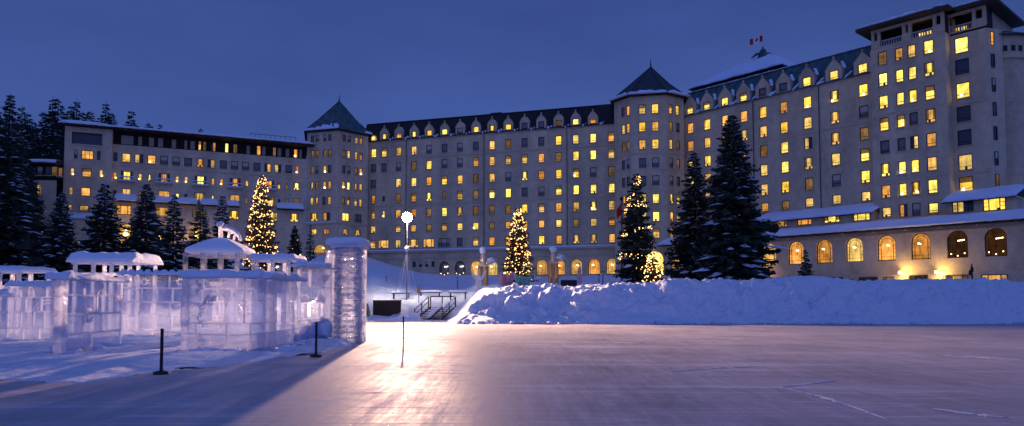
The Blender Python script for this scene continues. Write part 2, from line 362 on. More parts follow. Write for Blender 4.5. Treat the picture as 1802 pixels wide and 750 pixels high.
def terrain(x, y):
    q = x / max(y, 1) * F + 901
    fr = lerp_tab(FRONT, q)
    if q > 780: fr = fr + (50 - fr) * sst(780, 830, q)
    a = sst(600, 780, q) if y > 80 else sst(632, 648, q)
    b = sst(800, 860, q)
    zl = lerp_tab(LEFT, y); zm = lerp_tab(MID, y); zr = lerp_tab(RIGHT, y)
    z = (zl * (1 - a) + zm * a) * (1 - b) + zr * b
    # heap of cleared snow left of the mast
    z += 1.5 * math.exp(-((q - 668) / 34) ** 2 - ((y - 98) / 9) ** 2)
    n1 = noise.fractal(Vector((x * .35, y * .35, 0)), 1, 2, 5); n2 = noise.fractal(Vector((x * .09, y * .09, 5)), 1, 2, 3)
    far = sst(30, 60, y)
    z += n1 * (.05 + .22 * far) + n2 * (.03 + .5 * far) * (1 if y < 130 else .5)
    if q < 640 and y < 40:
        e = y - fr
        n = noise.fractal(Vector((x * .9, y * .9, 3)), 1, 2, 4)
        # low wind-blown rim, then drifts heaped round the castle feet
        z = -.05 + .13 * sst(-.8, 2.2, e + n * 1.1) + .05 * n * sst(0, 3, e) + .05
        z += n1 * .05 * sst(1, 4, e)
        if e < -.9: z = -.3
    if 59 < y < 64 and 722 < q < 800: z = min(z, (y - 60.8) * .38 - .15)
    edge = sst(fr - 1.2, fr + .2, y + n1 * 1.2)
    if q >= 640 or y >= 40: z = z * edge - .3 * (1 - edge) if y < fr + 3 else z
    return z
def structure_grid(name, xs, ys, fn, material):
    mb = MB(); mb.grid([[(x, y, fn(x, y)) for x in xs] for y in ys], 0, True)
    o = mb.build(name, material, origin='world'); tag(o, kind='structure'); return o
def frange(a, b, s):
    n = int(round((b - a) / s)); return [a + (b - a) * i / n for i in range(n + 1)]
# polar-like sheet: rows by distance, columns by direction, so near snow is fine and far snow coarse
ys = frange(13, 34, .22) + frange(34.4, 60, .5) + frange(60.5, 90, .8) + frange(91, 150, 2) + frange(155, 460, 12)
qs = [(-900 + 16 * i) for i in range(48)] + [(-130 + 4.5 * i) for i in range(220)] + [(860 + 12 * i) for i in range(160)]
mb = MB(); rows = []
for y in ys: rows.append([((q - 901) / F * y, y, terrain((q - 901) / F * y, y)) for q in qs])
mb.grid(rows, 0, True)
tag(mb.build('snow_ground', M['snow'], origin='world'), 'snow covered ground rising from the rink to the hotel', kind='structure')
mb = MB(); mb.face([(-900, -300, 0), (900, -300, 0), (900, 70, 0), (-900, 70, 0)]); tag(mb.build('ice_rink', M['rink_ice'], origin='world'), kind='structure')
mb = MB(); mb.face([(-2500, -900, -1.2), (2500, -900, -1.2), (2500, 2500, -1.2), (-2500, 2500, -1.2)]); tag(mb.build('far_snow_ground', M['snow'], origin='world'), kind='structure')

# ploughed snow bank along the far edge of the rink
def bank(x, y):
    q = x / y * F + 901
    top = lerp_tab([(775, 0), (800, .35), (830, 1.15), (850, 1.75), (880, 2.15), (910, 2.4), (1000, 2.5), (1060, 2.65), (1110, 2.95), (1180, 3.15)], q) + .06
    n = noise.fractal(Vector((x * .25, y * .25, 2)), 1, 2, 4); n1 = noise.fractal(Vector((x * .9, y * .9, 7)), 1, 2, 5)
    cre = noise.fractal(Vector((x * .16, 3, 2)), 1, 2, 4)
    rd = abs(noise.noise(Vector((x * .55 - y * .5, y * .22 + x * .1, 1)))) 
    wob = n * .5
    left = (1 - sst(900, 1180, q))
    h = top * sst(49.6, 55.6 - 1.2 * (1 - left), y + wob * 1.6 + n1 * .5) * (1 + .10 * cre)  
    back = sst(57, 66, y); h = h * (1 - back) + 2.4 * back * sst(800, 860, q)
    clod = abs(noise.noise(Vector((x * 1.6, y * 1.6, 4)))) + .6 * abs(noise.noise(Vector((x * 3.4, y * 3.4, 9))))
    ls = sst(775, 870, q)
    h += ls * (n1 * .26 + rd * .6 * left + clod * .42) * sst(49.4, 50.6, y) * (.6 + .4 * left) + n * .25 * sst(51, 54, y)
    if q < 790: h -= (790 - q) * .05
    return h - .12
xs = frange(-6.5, 64, .14)
ysb = frange(49.2, 57, .13) + frange(58.5, 67, 1)
mb = MB(); mb.grid([[(x, y, bank(x, y)) for x in xs] for y in ysb], 0, True)
tag(mb.build('snow_bank', M['snow'], origin='world'), kind='structure')

mb = MB(); rc = random.Random(12)     # lumps broken off the bank, lying along its toe
for k in range(420):
    x = rc.uniform(-4.2, 46); y = 50.1 - abs(rc.gauss(0, .45)) + .2; r = rc.choice((.04, .06, .08, .12, .18)) * rc.uniform(.7, 1.3); mb.ball((x, y, r * .3), r, 0, 6, 4, (1.2, 1, .7), amp=.8, seed=k)
for k in range(160):
    q = rc.uniform(640, 790); y = 56 - abs(rc.gauss(0, .8)); x = (q - 901) / F * y; r = rc.uniform(.03, .11); mb.ball((x, y + .6, r * .3), r, 0, 6, 4, (1.2, 1, .7), amp=.8, seed=k)
tag(mb.build('snow_clods', M['snow'], origin='world'), 'small lumps of snow scattered along the toe of the bank', kind='stuff')
mb = MB()                              # shavings swept into thin lines by skates
for pts_, w_ in (([(1372, 682), (1440, 697), (1500, 716), (1562, 739)], .07), ([(1375, 682), (1420, 676), (1470, 671)], .05), ([(1640, 719), (1700, 728), (1775, 736)], .13), ([(1660, 626), (1720, 629), (1800, 634)], .22), ([(1180, 655), (1260, 648), (1330, 646)], .06), ([(1010, 600), (1100, 604), (1210, 602)], .10)):
    G_ = [gnd(px, py) for px, py in pts_]; P_ = []
    for a_, b_ in zip(G_, G_[1:]):
        for t in range(14): P_.append(a_.lerp(b_, t / 14))
    P_.append(G_[-1]); L1, L2 = [], []
    for i, p in enumerate(P_):
        d_ = (P_[min(i + 1, len(P_) - 1)] - P_[max(i - 1, 0)]).normalized(); s_ = Vector((-d_.y, d_.x, 0)); k = w_ * math.sin(math.pi * (i + .3) / (len(P_) + .6)) * rc.uniform(.3, 1.5)
        L1.append(p + s_ * k + Vector((0, 0, .004))); L2.append(p - s_ * k * rc.uniform(.5, 1) + Vector((0, 0, .004)))
    mb.grid([L1, [(a_ + b_) / 2 + Vector((0, 0, .008)) for a_, b_ in zip(L1, L2)], L2], 0, True)
tag(mb.build('snow_shavings', M['snow'], origin='world'), 'thin lines of snow shavings left on the ice by skates', kind='stuff')

# ------------------------------------------------------------ walls with real openings
def wall(mb, P, u0, u1, z0, z1, ops, rev=.22, m=0, back=None, out=0.0):
    """ops: (uc, zb, w, h, arched). Fills u0..u1 x z0..z1 of plane P round the openings; reveals go rev inwards."""
    ops = sorted([o for o in ops], key=lambda o: o[0])
    def quad(a, b, c, d):
        if b - a > 1e-4 and d - c > 1e-4: 
            mb.face([P.p(a, c, out), P.p(b, c, out), P.p(b, d, out), P.p(a, d, out)], m)
            if back is not None: mb.face([P.p(b, c, out - back), P.p(a, c, out - back), P.p(a, d, out - back), P.p(b, d, out - back)], m)
    cur = u0
    for (uc, zb, w, h, ar) in ops:
        a, b, zt = uc - w / 2, uc + w / 2, zb + h
        quad(cur, a, z0, z1); quad(a, b, z0, zb); quad(a, b, zt, z1)
        if ar:
            rr = w / 2; zs = zt - rr; n = 8
            pts = [(uc - rr * math.cos(math.pi * k / (2 * n)), zs + rr * math.sin(math.pi * k / (2 * n))) for k in range(n + 1)]
            outl = [(a, zb)] + pts + [(2 * uc - p[0], p[1]) for p in reversed(pts[:-1])] + [(b, zb)]
            for sgn in (0, 1):
                for k in range(n):
                    p, q = pts[k], pts[k + 1]; cx = a
                    if sgn: p, q, cx = (2 * uc - q[0], q[1]), (2 * uc - p[0], p[1]), b
                    mb.face([P.p(p[0], p[1], out), P.p(q[0], q[1], out), P.p(cx, zt, out)], m)
                    if back is not None: mb.face([P.p(q[0], q[1], out - back), P.p(p[0], p[1], out - back), P.p(cx, zt, out - back)], m)
        else: outl = [(a, zb), (a, zt), (b, zt), (b, zb)]
        dep = back if back is not None else rev
        for p, q in zip(outl, outl[1:] + outl[:1]):
            mb.face([P.p(p[0], p[1], out), P.p(p[0], p[1], out - dep), P.p(q[0], q[1], out - dep), P.p(q[0], q[1], out)], m)
        cur = b
    quad(cur, u1, z0, z1)
    if back is not None:
        for (a, c), (b, d) in zip([(u0, z0), (u1, z0), (u1, z1), (u0, z1)], [(u1, z0), (u1, z1), (u0, z1), (u0, z0)]):
            mb.face([P.p(a, c, out), P.p(a, c, out - back), P.p(b, d, out - back), P.p(b, d, out)], m)

# window units: shared meshes by kind; local x along wall, -y looks out, origin at the sill centre
WCACHE = {}
GLOW = {'Y': 'lit_bright', 'O': 'lit_orange', 'M': 'lit_dim', 'D': 'curtain', 'K': 'dark_glass', 'W': 'lit_bright', 'V': 'lit_orange', 'H': 'lit_orange', 'S': 'lit_dim', 'F': 'lit_faint', 'P': 'pale_blind'}
def window_mesh(w, h, st, style='sash', var=0):
    key = (round(w, 2), round(h, 2), st, style, var)
    if key in WCACHE: return WCACHE[key]
    mb = MB(); fr = .12 if w > .8 else .075; hw = w / 2; mats = [M['frame_brown'], M[GLOW[st]], M['bulb'], M['dark_glass'], M['stone_trim'], M['lit_orange'], M['lit_dim'], M['pale_blind']]
    dp = -.06
    if style == 'arch':
        rr = hw; zs = h - rr; n = 12
        arc = [(hw, 0)] + [(rr * math.cos(math.pi * k / n), zs + rr * math.sin(math.pi * k / n)) for k in range(n + 1)] + [(-hw, 0)]
        mb.face([(x, .04, z) for x, z in arc], 1)
        inn = [((x * (hw - fr) / hw), fr if z == 0 else zs + (z - zs) * (rr - fr) / rr) for x, z in arc]
        for (a, b), (c, d) in zip(zip(arc, inn), zip(arc[1:] + arc[:1], inn[1:] + inn[:1])):
            mb.face([(a[0], dp, a[1]), (b[0], dp, b[1]), (d[0], dp, d[1]), (c[0], dp, c[1])], 0)
            mb.face([(b[0], dp, b[1]), (b[0], .04, b[1]), (d[0], .04, d[1]), (d[0], dp, d[1])], 0)
        # inner ring, radial glazing bars, mullions and transoms
        ri = rr * .66
        for k in range(10):
            t0, t1 = math.pi * k / 10, math.pi * (k + 1) / 10
            mb.tube([(ri * math.cos(t0), 0, zs + ri * math.sin(t0)), (ri * math.cos(t1), 0, zs + ri * math.sin(t1))], .032, 4, 0)
        for k in range(1, 8):
            t0 = math.pi * k / 8; mb.tube([(ri * math.cos(t0), 0, zs + ri * math.sin(t0)), (rr * math.cos(t0), 0, zs + rr * math.sin(t0))], .024, 4, 0)
        for x in (-ri, ri): mb.box(x - .035, x + .035, -.03, .03, 0, zs, 0)
        for z in (h * .16, h * .3, h * .45, h * .6): 
            for sx in (-1, 1): mb.box(min(sx * ri, sx * hw), max(sx * ri, sx * hw), -.025, .02, z - .02, z + .02, 0)
        mb.box(-ri, ri, -.03, .02, h * .16 - .025, h * .16 + .025, 0)
        if st in 'YOW':
            mb.ball((-.1 + .2 * var, -.10, h * .60), .12, 2, 6, 5); mb.ball((.1 + .2 * var, -.10, h * .58), .10, 2, 6, 5); mb.tube([(.0 + .2 * var, -.08, h * .4), (.0 + .2 * var, -.08, h * .6)], .03, 5, 0)
        else:
            for k in range(5): mb.ball((.05 + .17 * k, -.08, h * .62 + .02 * k), .075, 2, 6, 4)
            for x, z in ((-.8, .55), (-.05, .28), (.75, .6)): mb.ball((x, -.08, z), .07, 2, 6, 4)
    else:
        mb.face([(-hw, .04, 0), (hw, .04, 0), (hw, .04, h), (-hw, .04, h)], 1)
        def bar(x0, x1, z0, z1, d=dp): mb.box(x0, x1, d, .035, z0, z1, 0)
        bar(-hw, -hw + fr, 0, h); bar(hw - fr, hw, 0, h); bar(-hw + fr, hw - fr, h - fr, h); bar(-hw + fr, hw - fr, 0, fr)
        if style == 'sash': bar(-hw + fr, hw - fr, h * .23, h * .23 + .07, -.03)
        if style == 'grid':
            for k in (1, 2): bar(-hw + w * k / 3 - .03, -hw + w * k / 3 + .03, fr, h - fr, -.03)
            bar(-hw + fr, hw - fr, h * .5 - .03, h * .5 + .03, -.028)
        if style == 'double':
            bar(-.05, .05, fr, h - fr, -.04); bar(-hw + fr, hw - fr, h * .22, h * .22 + .05, -.03)
        if style == 'triple':      # side lights with three panes each, wide middle light
            for sx in (-1, 1):
                x = sx * w * .24; bar(x - .06, x + .06, fr, h - fr, -.04)
                for z in (.35, .65): 
                    a, b = sorted((x, sx * (hw - fr))); bar(a, b, h * z - .03, h * z + .03, -.03)
        if style == 'door':        # french door with open dark shutters
            bar(-.04, .04, fr, h, -.03)
            for sx in (-1, 1): 
                a, b = sorted((sx * hw, sx * (hw + .35))); mb.box(a, b, -.26, -.2, .1, h, 3)
        if w > .8 and style != 'door': mb.box(-hw - .08, hw + .08, -.30, -.02, -.10, -.004, 4)
        # room contents on the pane
        rnd = random.Random(int(w * 100) + var * 31 + ord(st))
        if st in 'WV':
            x = rnd.uniform(-.3, .3) * w; z = h * rnd.uniform(.10, .22) + .08
            mb.ball((x, -.11, z), .17 if w > .8 else .13, 2, 8, 6)
        elif st == 'H':            # half curtained
            s_ = -1 if var % 2 else 1; mb.box(*(sorted((s_ * (hw - fr), s_ * .02 * w))), -.005, .03, fr, h - fr, 3)
        elif st in 'YO' and var % 3 == 1:
            x = rnd.uniform(-.2, .2) * w; mb.box(x - .16, x + .16, -.006, .02, fr, h * .22 + .01, 3)   # chair back seen against the light
        elif st in 'YO' and var % 3 == 2:
            mb.box(-hw + fr, -hw + fr + .16 * w, -.006, .02, h * .3, h - fr, 5)
        if st in 'YOWM' and var == 3: mb.box(-hw + fr, hw - fr, -.006, .02, h * .62, h - fr, 6)       # blind half drawn
        if st in 'YOWM' and var == 4:
            for s_ in (-1, 1): mb.box(*sorted((s_ * (hw - fr), s_ * (hw - fr - .2 * w))), -.006, .02, h * .23 + .07, h - fr, 6)
        if st in 'DK' and var >= 3: mb.box(-hw + fr, hw - fr, -.012, .02, h * .5, h - fr, 7)
        elif st == 'D' and var % 2: mb.box(-hw + fr, hw - fr, -.02, .02, fr, h * .23, 3)
    i = mb.build('window', mats, origin='world', link=False); me = i.data; bpy.data.objects.remove(i)
    WCACHE[key] = me; return me
def put_window(P, u, zb, w, h, st, parent, style='sash', out=-.12, var=None, name='window'):
    if var is None: var = random.choice((0, 0, 1, 2, 3, 4))
    me = window_mesh(w, h, st, style, var); o = bpy.data.objects.new(name, me); col.objects.link(o)
    o.location = P.p(u, zb, out); o.rotation_euler = (0, 0, P.rz); keep(o, parent); return o

def snow_strip(mb, a, b, w, t, amp=.15, seed=0, seg=None, scal=0, m=0, up=Vector((0, 0, 1)), lift=0.0):
    """a rounded ridge of snow from a to b, w wide, t thick, lying on the line"""
    a = Vector(a); b = Vector(b); d = b - a; L = d.length; d.normalize(); side = d.cross(up).normalized(); n = seg or max(4, int(L / max(.18, w * .35)))
    rows = []; K = 9
    for i in range(n + 1):
        s = i / n; e = min(1, min(s, 1 - s) * L / (t * .9) + .35); e = math.sin(min(1, e) * math.pi / 2); row = []
        p = a + d * (s * L)
        sc = 1 + (scal * (abs(math.sin(s * L * math.pi / max(.2, scal * 0 + .62))) - .55) if scal else 0)
        for k in range(K):
            th = math.pi * k / (K - 1); cx = math.cos(th); cz = math.sin(th) ** .75
            nn = noise.fractal(p * 1.3 + Vector((seed, k * .5, seed * .3)), 1, 2, 3)
            row.append(p + side * (-cx * w / 2 * (1 + nn * amp) * (.8 + .2 * e)) + up * (lift + cz * t * e * sc * (1 + nn * amp * 2) - (.06 * t if k in (0, K - 1) else 0)))
        rows.append(row)
    mb.grid(rows, m, True, close=True); mb.face(rows[0], m); mb.face(list(reversed(rows[-1])), m)
def snow_slab(mb, c, t=.4, amp=.12, nu=40, nv=6, seed=0, m=0, edge=.5):
    """c = four corners (eave left, eave right, ridge right, ridge left) of a roof face; a thick quilt of snow on it"""
    c = [Vector(p) for p in c]; rows = []; nrm = (c[1] - c[0]).cross(c[3] - c[0]).normalized()
    if nrm.z < 0: nrm = -nrm
    top = []
    for j in range(nv + 1):
        v = j / nv; row = []
        for i in range(nu + 1):
            u = i / nu; p = (c[0] * (1 - u) + c[1] * u) * (1 - v) + (c[3] * (1 - u) + c[2] * u) * v
            nn = noise.fractal(p * .35 + Vector((seed, 0, 0)), 1, 2, 4)
            e = min(1, min(u, 1 - u) * nu / 1.5) * (min(1, .55 + v * nv * .45))
            row.append(p + Vector((0, 0, 1)) * t * (max(.12, e) + nn * amp * 2) + (c[0] - c[3]).normalized() * (nn * amp * 1.6 + edge * .3 if j == 0 else 0))
        top.append(row)
    front = []
    for i, p in enumerate(top[0]):
        u = i / nu; q = c[0] * (1 - u) + c[1] * u
        nn = noise.fractal(q * 1.1 + Vector((seed, 3, 0)), 1, 2, 3)
        front.append(q + (c[0] - c[3]).normalized() * (edge * .25 + nn * .12) + Vector((0, 0, -.03 - abs(nn) * .12)))
    bottom = [[(c[0] * (1 - i / nu) + c[1] * i / nu) + Vector((0, 0, -.01)) for i in range(nu + 1)]]
    mb.grid(bottom + [front] + top, m, True)
    for k in (0, -1):
        mb.face([bottom[0][k], front[k], top[0][k], top[-1][k], c[3] if k == 0 else c[2]], m)
    
# ------------------------------------------------------------ facades (plan positions in metres)
PC = Plane(-27.8, 154.0, 16.0, 140.3)           # long middle wing
PR = Plane(33.4, 134.0, 33.4 + .651 * 50, 134.0 - .759 * 50)   # right wing
PL = Plane(-83.95, 133.0, -44.1, 150.5)         # low left wing

hotel = empty('hotel_building', (20, 150, 6)); tag(hotel, 'huge cream grand hotel with dormers and pointed corner towers behind the rink', 'hotel')

def grid_facade(P, part, cols, rows_z, table, zbot, ztop, u0, u1, w=1.28, h=1.9, special={}, hrow={}, stile='sash'):
    """cols: u of each column, rows_z: centre heights from top; returns wall openings and places windows"""
    zb = [ztop] + [(a + b) / 2 for a, b in zip(rows_z, rows_z[1:])] + [zbot]
    mb = MB()
    for i, z in enumerate(rows_z):
        ops = []
        for j, u in enumerate(cols):
            st = table[i][j]
            if st in '. ': continue
            ww, hh = w, hrow.get(i, h); sty = stile
            if (i, j) in special: ww, sty = special[(i, j)][:2]; 
            if (i, j) in special and len(special[(i, j)]) > 2: hh = special[(i, j)][2]
            ops.append((u, z - hh / 2, ww, hh, False))
            put_window(P, u, z - hh / 2, ww, hh, st, part, sty)
        wall(mb, P, u0, u1, zb[i + 1], zb[i], ops)
    return mb

def dormer(P, u, zc, st, part, w=2.2, ww=1.28, hh=1.55, zb=None, zt=None, deep=3.2, roofm='roof_dark', snowside=1, out=.04):
    """gabled stone dormer, flush with the wall below"""
    mb = MB(); zb = zb if zb is not None else zc - hh / 2 - .5; zs = zc + hh / 2 + .15; zt = zs + w * .62
    hw = w / 2
    front = [(-hw, zb), (hw, zb), (hw, zs), (hw * .86, zs + .02), (0, zt), (-hw * .86, zs + .02), (-hw, zs)]
    hw2, hh2 = ww / 2, hh / 2
    # front with a hole: strips
    def q(a, b, c, d, o=out): mb.face([P.p(u + a, c, o), P.p(u + b, c, o), P.p(u + b, d, o), P.p(u + a, d, o)], 0)
    q(-hw, -hw2, zb, zs); q(hw2, hw, zb, zs); q(-hw2, hw2, zb, zc - hh2); q(-hw2, hw2, zc + hh2, zs)
    mb.face([P.p(u - hw, zs, out), P.p(u + hw, zs, out), P.p(u + hw * .80, zs + .45, out), P.p(u, zt, out), P.p(u - hw * .80, zs + .45, out)], 0)
    for s in (-1, 1): mb.face([P.p(u + s * hw, zb, out), P.p(u + s * hw, zb, -deep), P.p(u + s * hw, zs, -deep), P.p(u + s * hw, zs, out)], 0)
    for a, b in (((-hw2, zc - hh2), (-hw2, zc + hh2)), ((-hw2, zc + hh2), (hw2, zc + hh2)), ((hw2, zc + hh2), (hw2, zc - hh2)), ((hw2, zc - hh2), (-hw2, zc - hh2))):
        mb.face([P.p(u + a[0], a[1], out), P.p(u + a[0], a[1], -.2), P.p(u + b[0], b[1], -.2), P.p(u + b[0], b[1], out)], 0)
    # coping along the gable, small finial and shoulders
    for s in (-1, 1):
        pts = [(s * hw * 1.06, zs - .05), (s * hw * .82, zs + .42), (0, zt + .05)]
        for a, b in zip(pts, pts[1:]):
            mb.hexa([P.p(u + a[0], a[1], out + .06), P.p(u + b[0], b[1], out + .06), P.p(u + b[0], b[1], -.25), P.p(u + a[0], a[1], -.25), P.p(u + a[0], a[1] + .08, out + .06), P.p(u + b[0], b[1] + .08, out + .06), P.p(u + b[0], b[1] + .08, -.25), P.p(u + a[0], a[1] + .08, -.25)], 1)
    mb.pbox(P, u - .12, u + .12, -.15, out + .08, zt + .1, zt + .42, 1)
    # little roof behind
    for s in (-1, 1):
        mb.face([P.p(u + s * hw * 1.05, zs, -.25), P.p(u, zt, -.25), P.p(u, zt, -deep - .8), P.p(u + s * hw * 1.05, zs, -deep - .8)], 2)
    o = mb.build('dormer', [M['stucco'], M['stucco'], M[roofm]], part)
    return o

# ---- middle wing
ccols_px = [657, 675.5, 701, 728, 754.6, 782, 809.3, 837.3, 865.7, 894.3, 923.2, 952.7, 983.2, 1013.5, 1044.2, 1076.1]
cu = [PC.u(p, 320) for p in ccols_px]
cz = [PC.z(1044, y) for y in (213.4, 242.9, 272.3, 303, 332.5, 362.5, 391.1, 420)]
CT = ["YYOYYYDYYYDDMYO.",
      "YYOODDDDOMDDYOYO",
      "DDDMYDDOOOOOMYYO",
      "D.OYOYOMODYOYWDM",
      "OKMOYMOMYYDDYYYY",
      "OVOOMYOMMMYOOOWO",
      "O.OOMOYWMOOOOMOO",
      "OOOOODDOOOOYOOOO"]
EAVE_C = cz[0] - .95
cu0, cu1 = PC.u(640, 320), PC.u(1100, 320)
wingC = empty('middle_wing', PC.p((cu0 + cu1) / 2, 6, -8), 0, hotel)
wingC['label'] = 'long middle wing with fourteen gabled dormers in a dark roof'
sp = {(7, 1): (2.6, 'triple'), (7, 3): (2.4, 'triple'), (7, 4): (2.6, 'triple'), (7, 5): (2.6, 'triple'), (4, 1): (.6, 'sash', 1.2), (5, 1): (.6, 'sash', 1.5), (4, 5): (.8, 'sash'), (4, 0): (.95, 'sash'), (5, 0): (.95, 'sash'), (3, 1): (.6, 'sash', 1.4)}
LEDGE = PC.z(1044, 434.0)
mb = grid_facade(PC, wingC, cu, cz[1:], CT[1:], LEDGE, EAVE_C, cu0, cu1, special={(k[0] - 1, k[1]): v for k, v in sp.items()}, hrow={5: 1.55, 6: 1.8})
# arcade storey
ar_u = cu[5:]; az0 = PC.z(1044, 483); azt = PC.z(1015, 455.5)
ops = [(u, az0, 2.35, azt - az0, True) for u in ar_u]
small = [PC.u(x, 460) for x in (729, 740, 751, 762)]
ops2 = [(u, PC.z(745, 470), .75, 1.2, False) for u in small]
wall(mb, PC, cu0, cu1, 2.0, LEDGE, ops + ops2, rev=.5)
for u in small: put_window(PC, u, PC.z(745, 470), .75, 1.2, 'K', wingC)
AST = "DDOOYYWOYWY"
for k, u in enumerate(ar_u): put_window(PC, u, az0, 2.35, azt - az0, {'D': 'D', 'O': 'O', 'Y': 'O', 'W': 'O'}[AST[k]], wingC, 'arch', out=-.4, var=k % 3 - 1)
mb.build('wall', M['stucco'], wingC, merge=False)
# string courses and cornice
mb = MB()
mb.pbox(PC, cu0, cu1, -.1, .14, cz[1] - 1.72, cz[1] - 1.5)
mb.pbox(PC, cu0, cu1, -.1, .12, cz[4] - 1.72, cz[4] - 1.55)
mb.pbox(PC, cu0, cu1, -.1, .45, LEDGE - .35, LEDGE)
mb.pbox(PC, cu0, cu1, -.1, .18, LEDGE - 1.75, LEDGE - 1.55)
mb.pbox(PC, cu0, cu1, -.1, .22, EAVE_C - .12, EAVE_C + .1)
mb.build('cornice', M['stone_trim'], wingC)
for u_ in (cu[2] + 1.9, cu[7] + 1.85, cu[12] + 1.75):
    mb = MB(); mb.tube([PC.p(u_, LEDGE, .14), PC.p(u_, EAVE_C, .14)], .06, 6); mb.build('downpipe', M['dark_wood'], wingC)
mb = MB(); snow_strip(mb, PC.p(cu0, LEDGE, .2), PC.p(cu1, LEDGE, .2), .7, .32, .1, 3, seg=90); mb.build('ledge_snow', M['roof_snow'], wingC)
for j in range(1, 15):
    dormer(PC, cu[j], cz[0], CT[0][j], wingC, w=2.05, hh=1.55 if CT[0][j] != 'O' or j != 14 else 1.2, zb=EAVE_C)
    put_window(PC, cu[j], cz[0] - .775, 1.28, 1.55, CT[0][j], wingC, out=-.10)
put_window(PC, cu[0], cz[0] - .9, 1.5, 1.5, 'Y', wingC, 'arch', out=.05)
# mansard roof: steep dark slope, flat snow covered top
RID = PC.hit(900, 197.5)[1] + .6
mb = MB()
def mansard(mb, P, u0, u1, ze, zr, back, depth, m=0):
    a = [P.p(u0, ze, .3), P.p(u1, ze, .3), P.p(u1, zr, -back), P.p(u0, zr, -back)]
    mb.face(a, m)
    b = [P.p(u0, zr, -depth), P.p(u1, zr, -depth)]; mb.face([a[3], a[2], b[1], b[0]], m)
    mb.face([P.p(u1, ze, -depth), P.p(u0, ze, -depth), b[0], b[1]], m)
    mb.face([a[0], a[3], b[0], P.p(u0, ze, -depth)], m); mb.face([a[1], P.p(u1, ze, -depth), b[1], a[2]], m)
    mb.pbox(P, u0, u1, -back - .3, -back + .08, zr, zr + .22, m)
mansard(mb, PC, cu0 - 1, cu1, EAVE_C, RID, 3.0, 16)
# side and back walls of the wing
mb.pbox(PC, cu0, cu1, -16, -.8, 2, EAVE_C - .05, 1)
mb.build('roof', [M['roof_dark'], M['stucco']], wingC)
mb = MB()
for a, b in zip(cu[1:15], cu[2:16]):
    for k in range(2):
        x0 = a + 1.25 + random.uniform(0, .15) + k * .6; x1 = b - 1.2 - random.uniform(0, .3) + (k - 1) * .5
        if x1 > x0: snow_strip(mb, PC.p(x0, EAVE_C + .1 + k * .3, .05 - k * .1), PC.p(x1, EAVE_C + .1 + k * .3, .05 - k * .1), .7, random.uniform(.3, .6), .35, a + k)
for u in cu[1:15]:
    s = random.choice((-1, 1)); 
    if random.random() < .7: snow_strip(mb, PC.p(u + s * 1.0, cz[0] + 1.0, -.5), PC.p(u + s * .35, cz[0] + 1.9, -.6), .5, .25, .3, u)
mb.build('eave_snow', M['roof_snow'], wingC)
mb = MB(); u = cu[15]; mb.pbox(PC, u - .7, u + .5, -1.2, .1, EAVE_C + .1, EAVE_C + 1.1); mb.pbox(PC, u - .3, u + .1, -1, -.2, EAVE_C + 1.1, EAVE_C + 2.0); mb.build('roof_hatch', M['black_metal'], wingC)
mb = MB(); u = PC.u(866, 200); mb.pbox(PC, u - 1.6, u + .9, -5, -3.4, RID, RID + .55)
mb.build('roof_vent', M['black_metal'], wingC)

# ---- corner towers
def tower(name, pts, zbot, zeave, apex, label, roofm, over=.7, curve=.0):
    """pts: plan polygon, front vertices first, anticlockwise seen from above"""
    part = empty(name, Vector((sum(p[0] for p in pts) / len(pts), sum(p[1] for p in pts) / len(pts), zbot)), 0, hotel); part['label'] = label
    c = Vector((sum(p[0] for p in pts) / len(pts), sum(p[1] for p in pts) / len(pts)))
    mb = MB(); n = len(pts); ring = []; mid = []
    for p in pts:
        d = (Vector(p) - c); e = d.normalized(); q = c + d + e * over; ring.append(Vector((q.x, q.y, zeave)))
        q = c + (d + e * over) * .60; mid.append(Vector((q.x * .93 + apex[0] * .07, q.y * .93 + apex[1] * .07, zeave + (apex[2] - zeave) * .41 )))
    for k in range(n):
        a, b = ring[k], ring[(k + 1) % n]; a2, b2 = mid[k], mid[(k + 1) % n]
        mb.face([a, b, b2, a2], 0); mb.face([a2, b2, Vector(apex)], 0)
        mb.face([a, b, b - Vector((0, 0, .3)), a - Vector((0, 0, .3))], 1)
        mb.tube([a + Vector((0, 0, .05)), a2 + Vector((0, 0, .05)), Vector(apex)], .09, 5, 0)
    mb.face([p - Vector((0, 0, .3)) for p in reversed(ring)], 1)
    mb.tube([Vector(apex) - Vector((0, 0, .3)), Vector(apex) + Vector((0, 0, .5)), Vector(apex) + Vector((0, 0, 1.6))], [.25, .12, .03], 6, 0)
    mb.build('roof', [M[roofm], M['dark_wood']], part)
    return part, ring, mid
# left tower
A1 = (-43.9, 150.75); B1 = (-36.7, 148.5); C1 = (-31.5, 154.1)
PT1L = Plane(*A1, *B1); PT1R = Plane(*B1, *C1)
pts1 = [B1, C1, (-33.5, 161.5), (-41, 163.5), (-45.8, 158)]
pts1 = [A1] + pts1
ze1 = PT1L.z(592, 227.5)
t1, ring1, mid1 = tower('left_tower', pts1, 9, ze1, (*at(597, 178, 156).xy, at(597, 178, 156).z), 'square corner tower with a pyramid roof between the low wing and the long wing', 'copper', .8)
z1 = [PT1L.z(557, y) for y in (243.5, 271, 299, 326.7, 354, 382, 408)]
lu = [PT1L.u(x, 300) for x in (549.3, 557.9, 571, 579.9)]; ru = [PT1R.u(x, 300) for x in (605, 613.8, 627, 635.3)]
T1 = ["DDDD", "MMMM", "MDVD", "OMVO", "OODO", "....", "...."]; T1R = ["DDOO", "MOOO", "DDMV", "VYOO", "MOOO", "....", "...."]
zb1 = z1[6] - 1.2
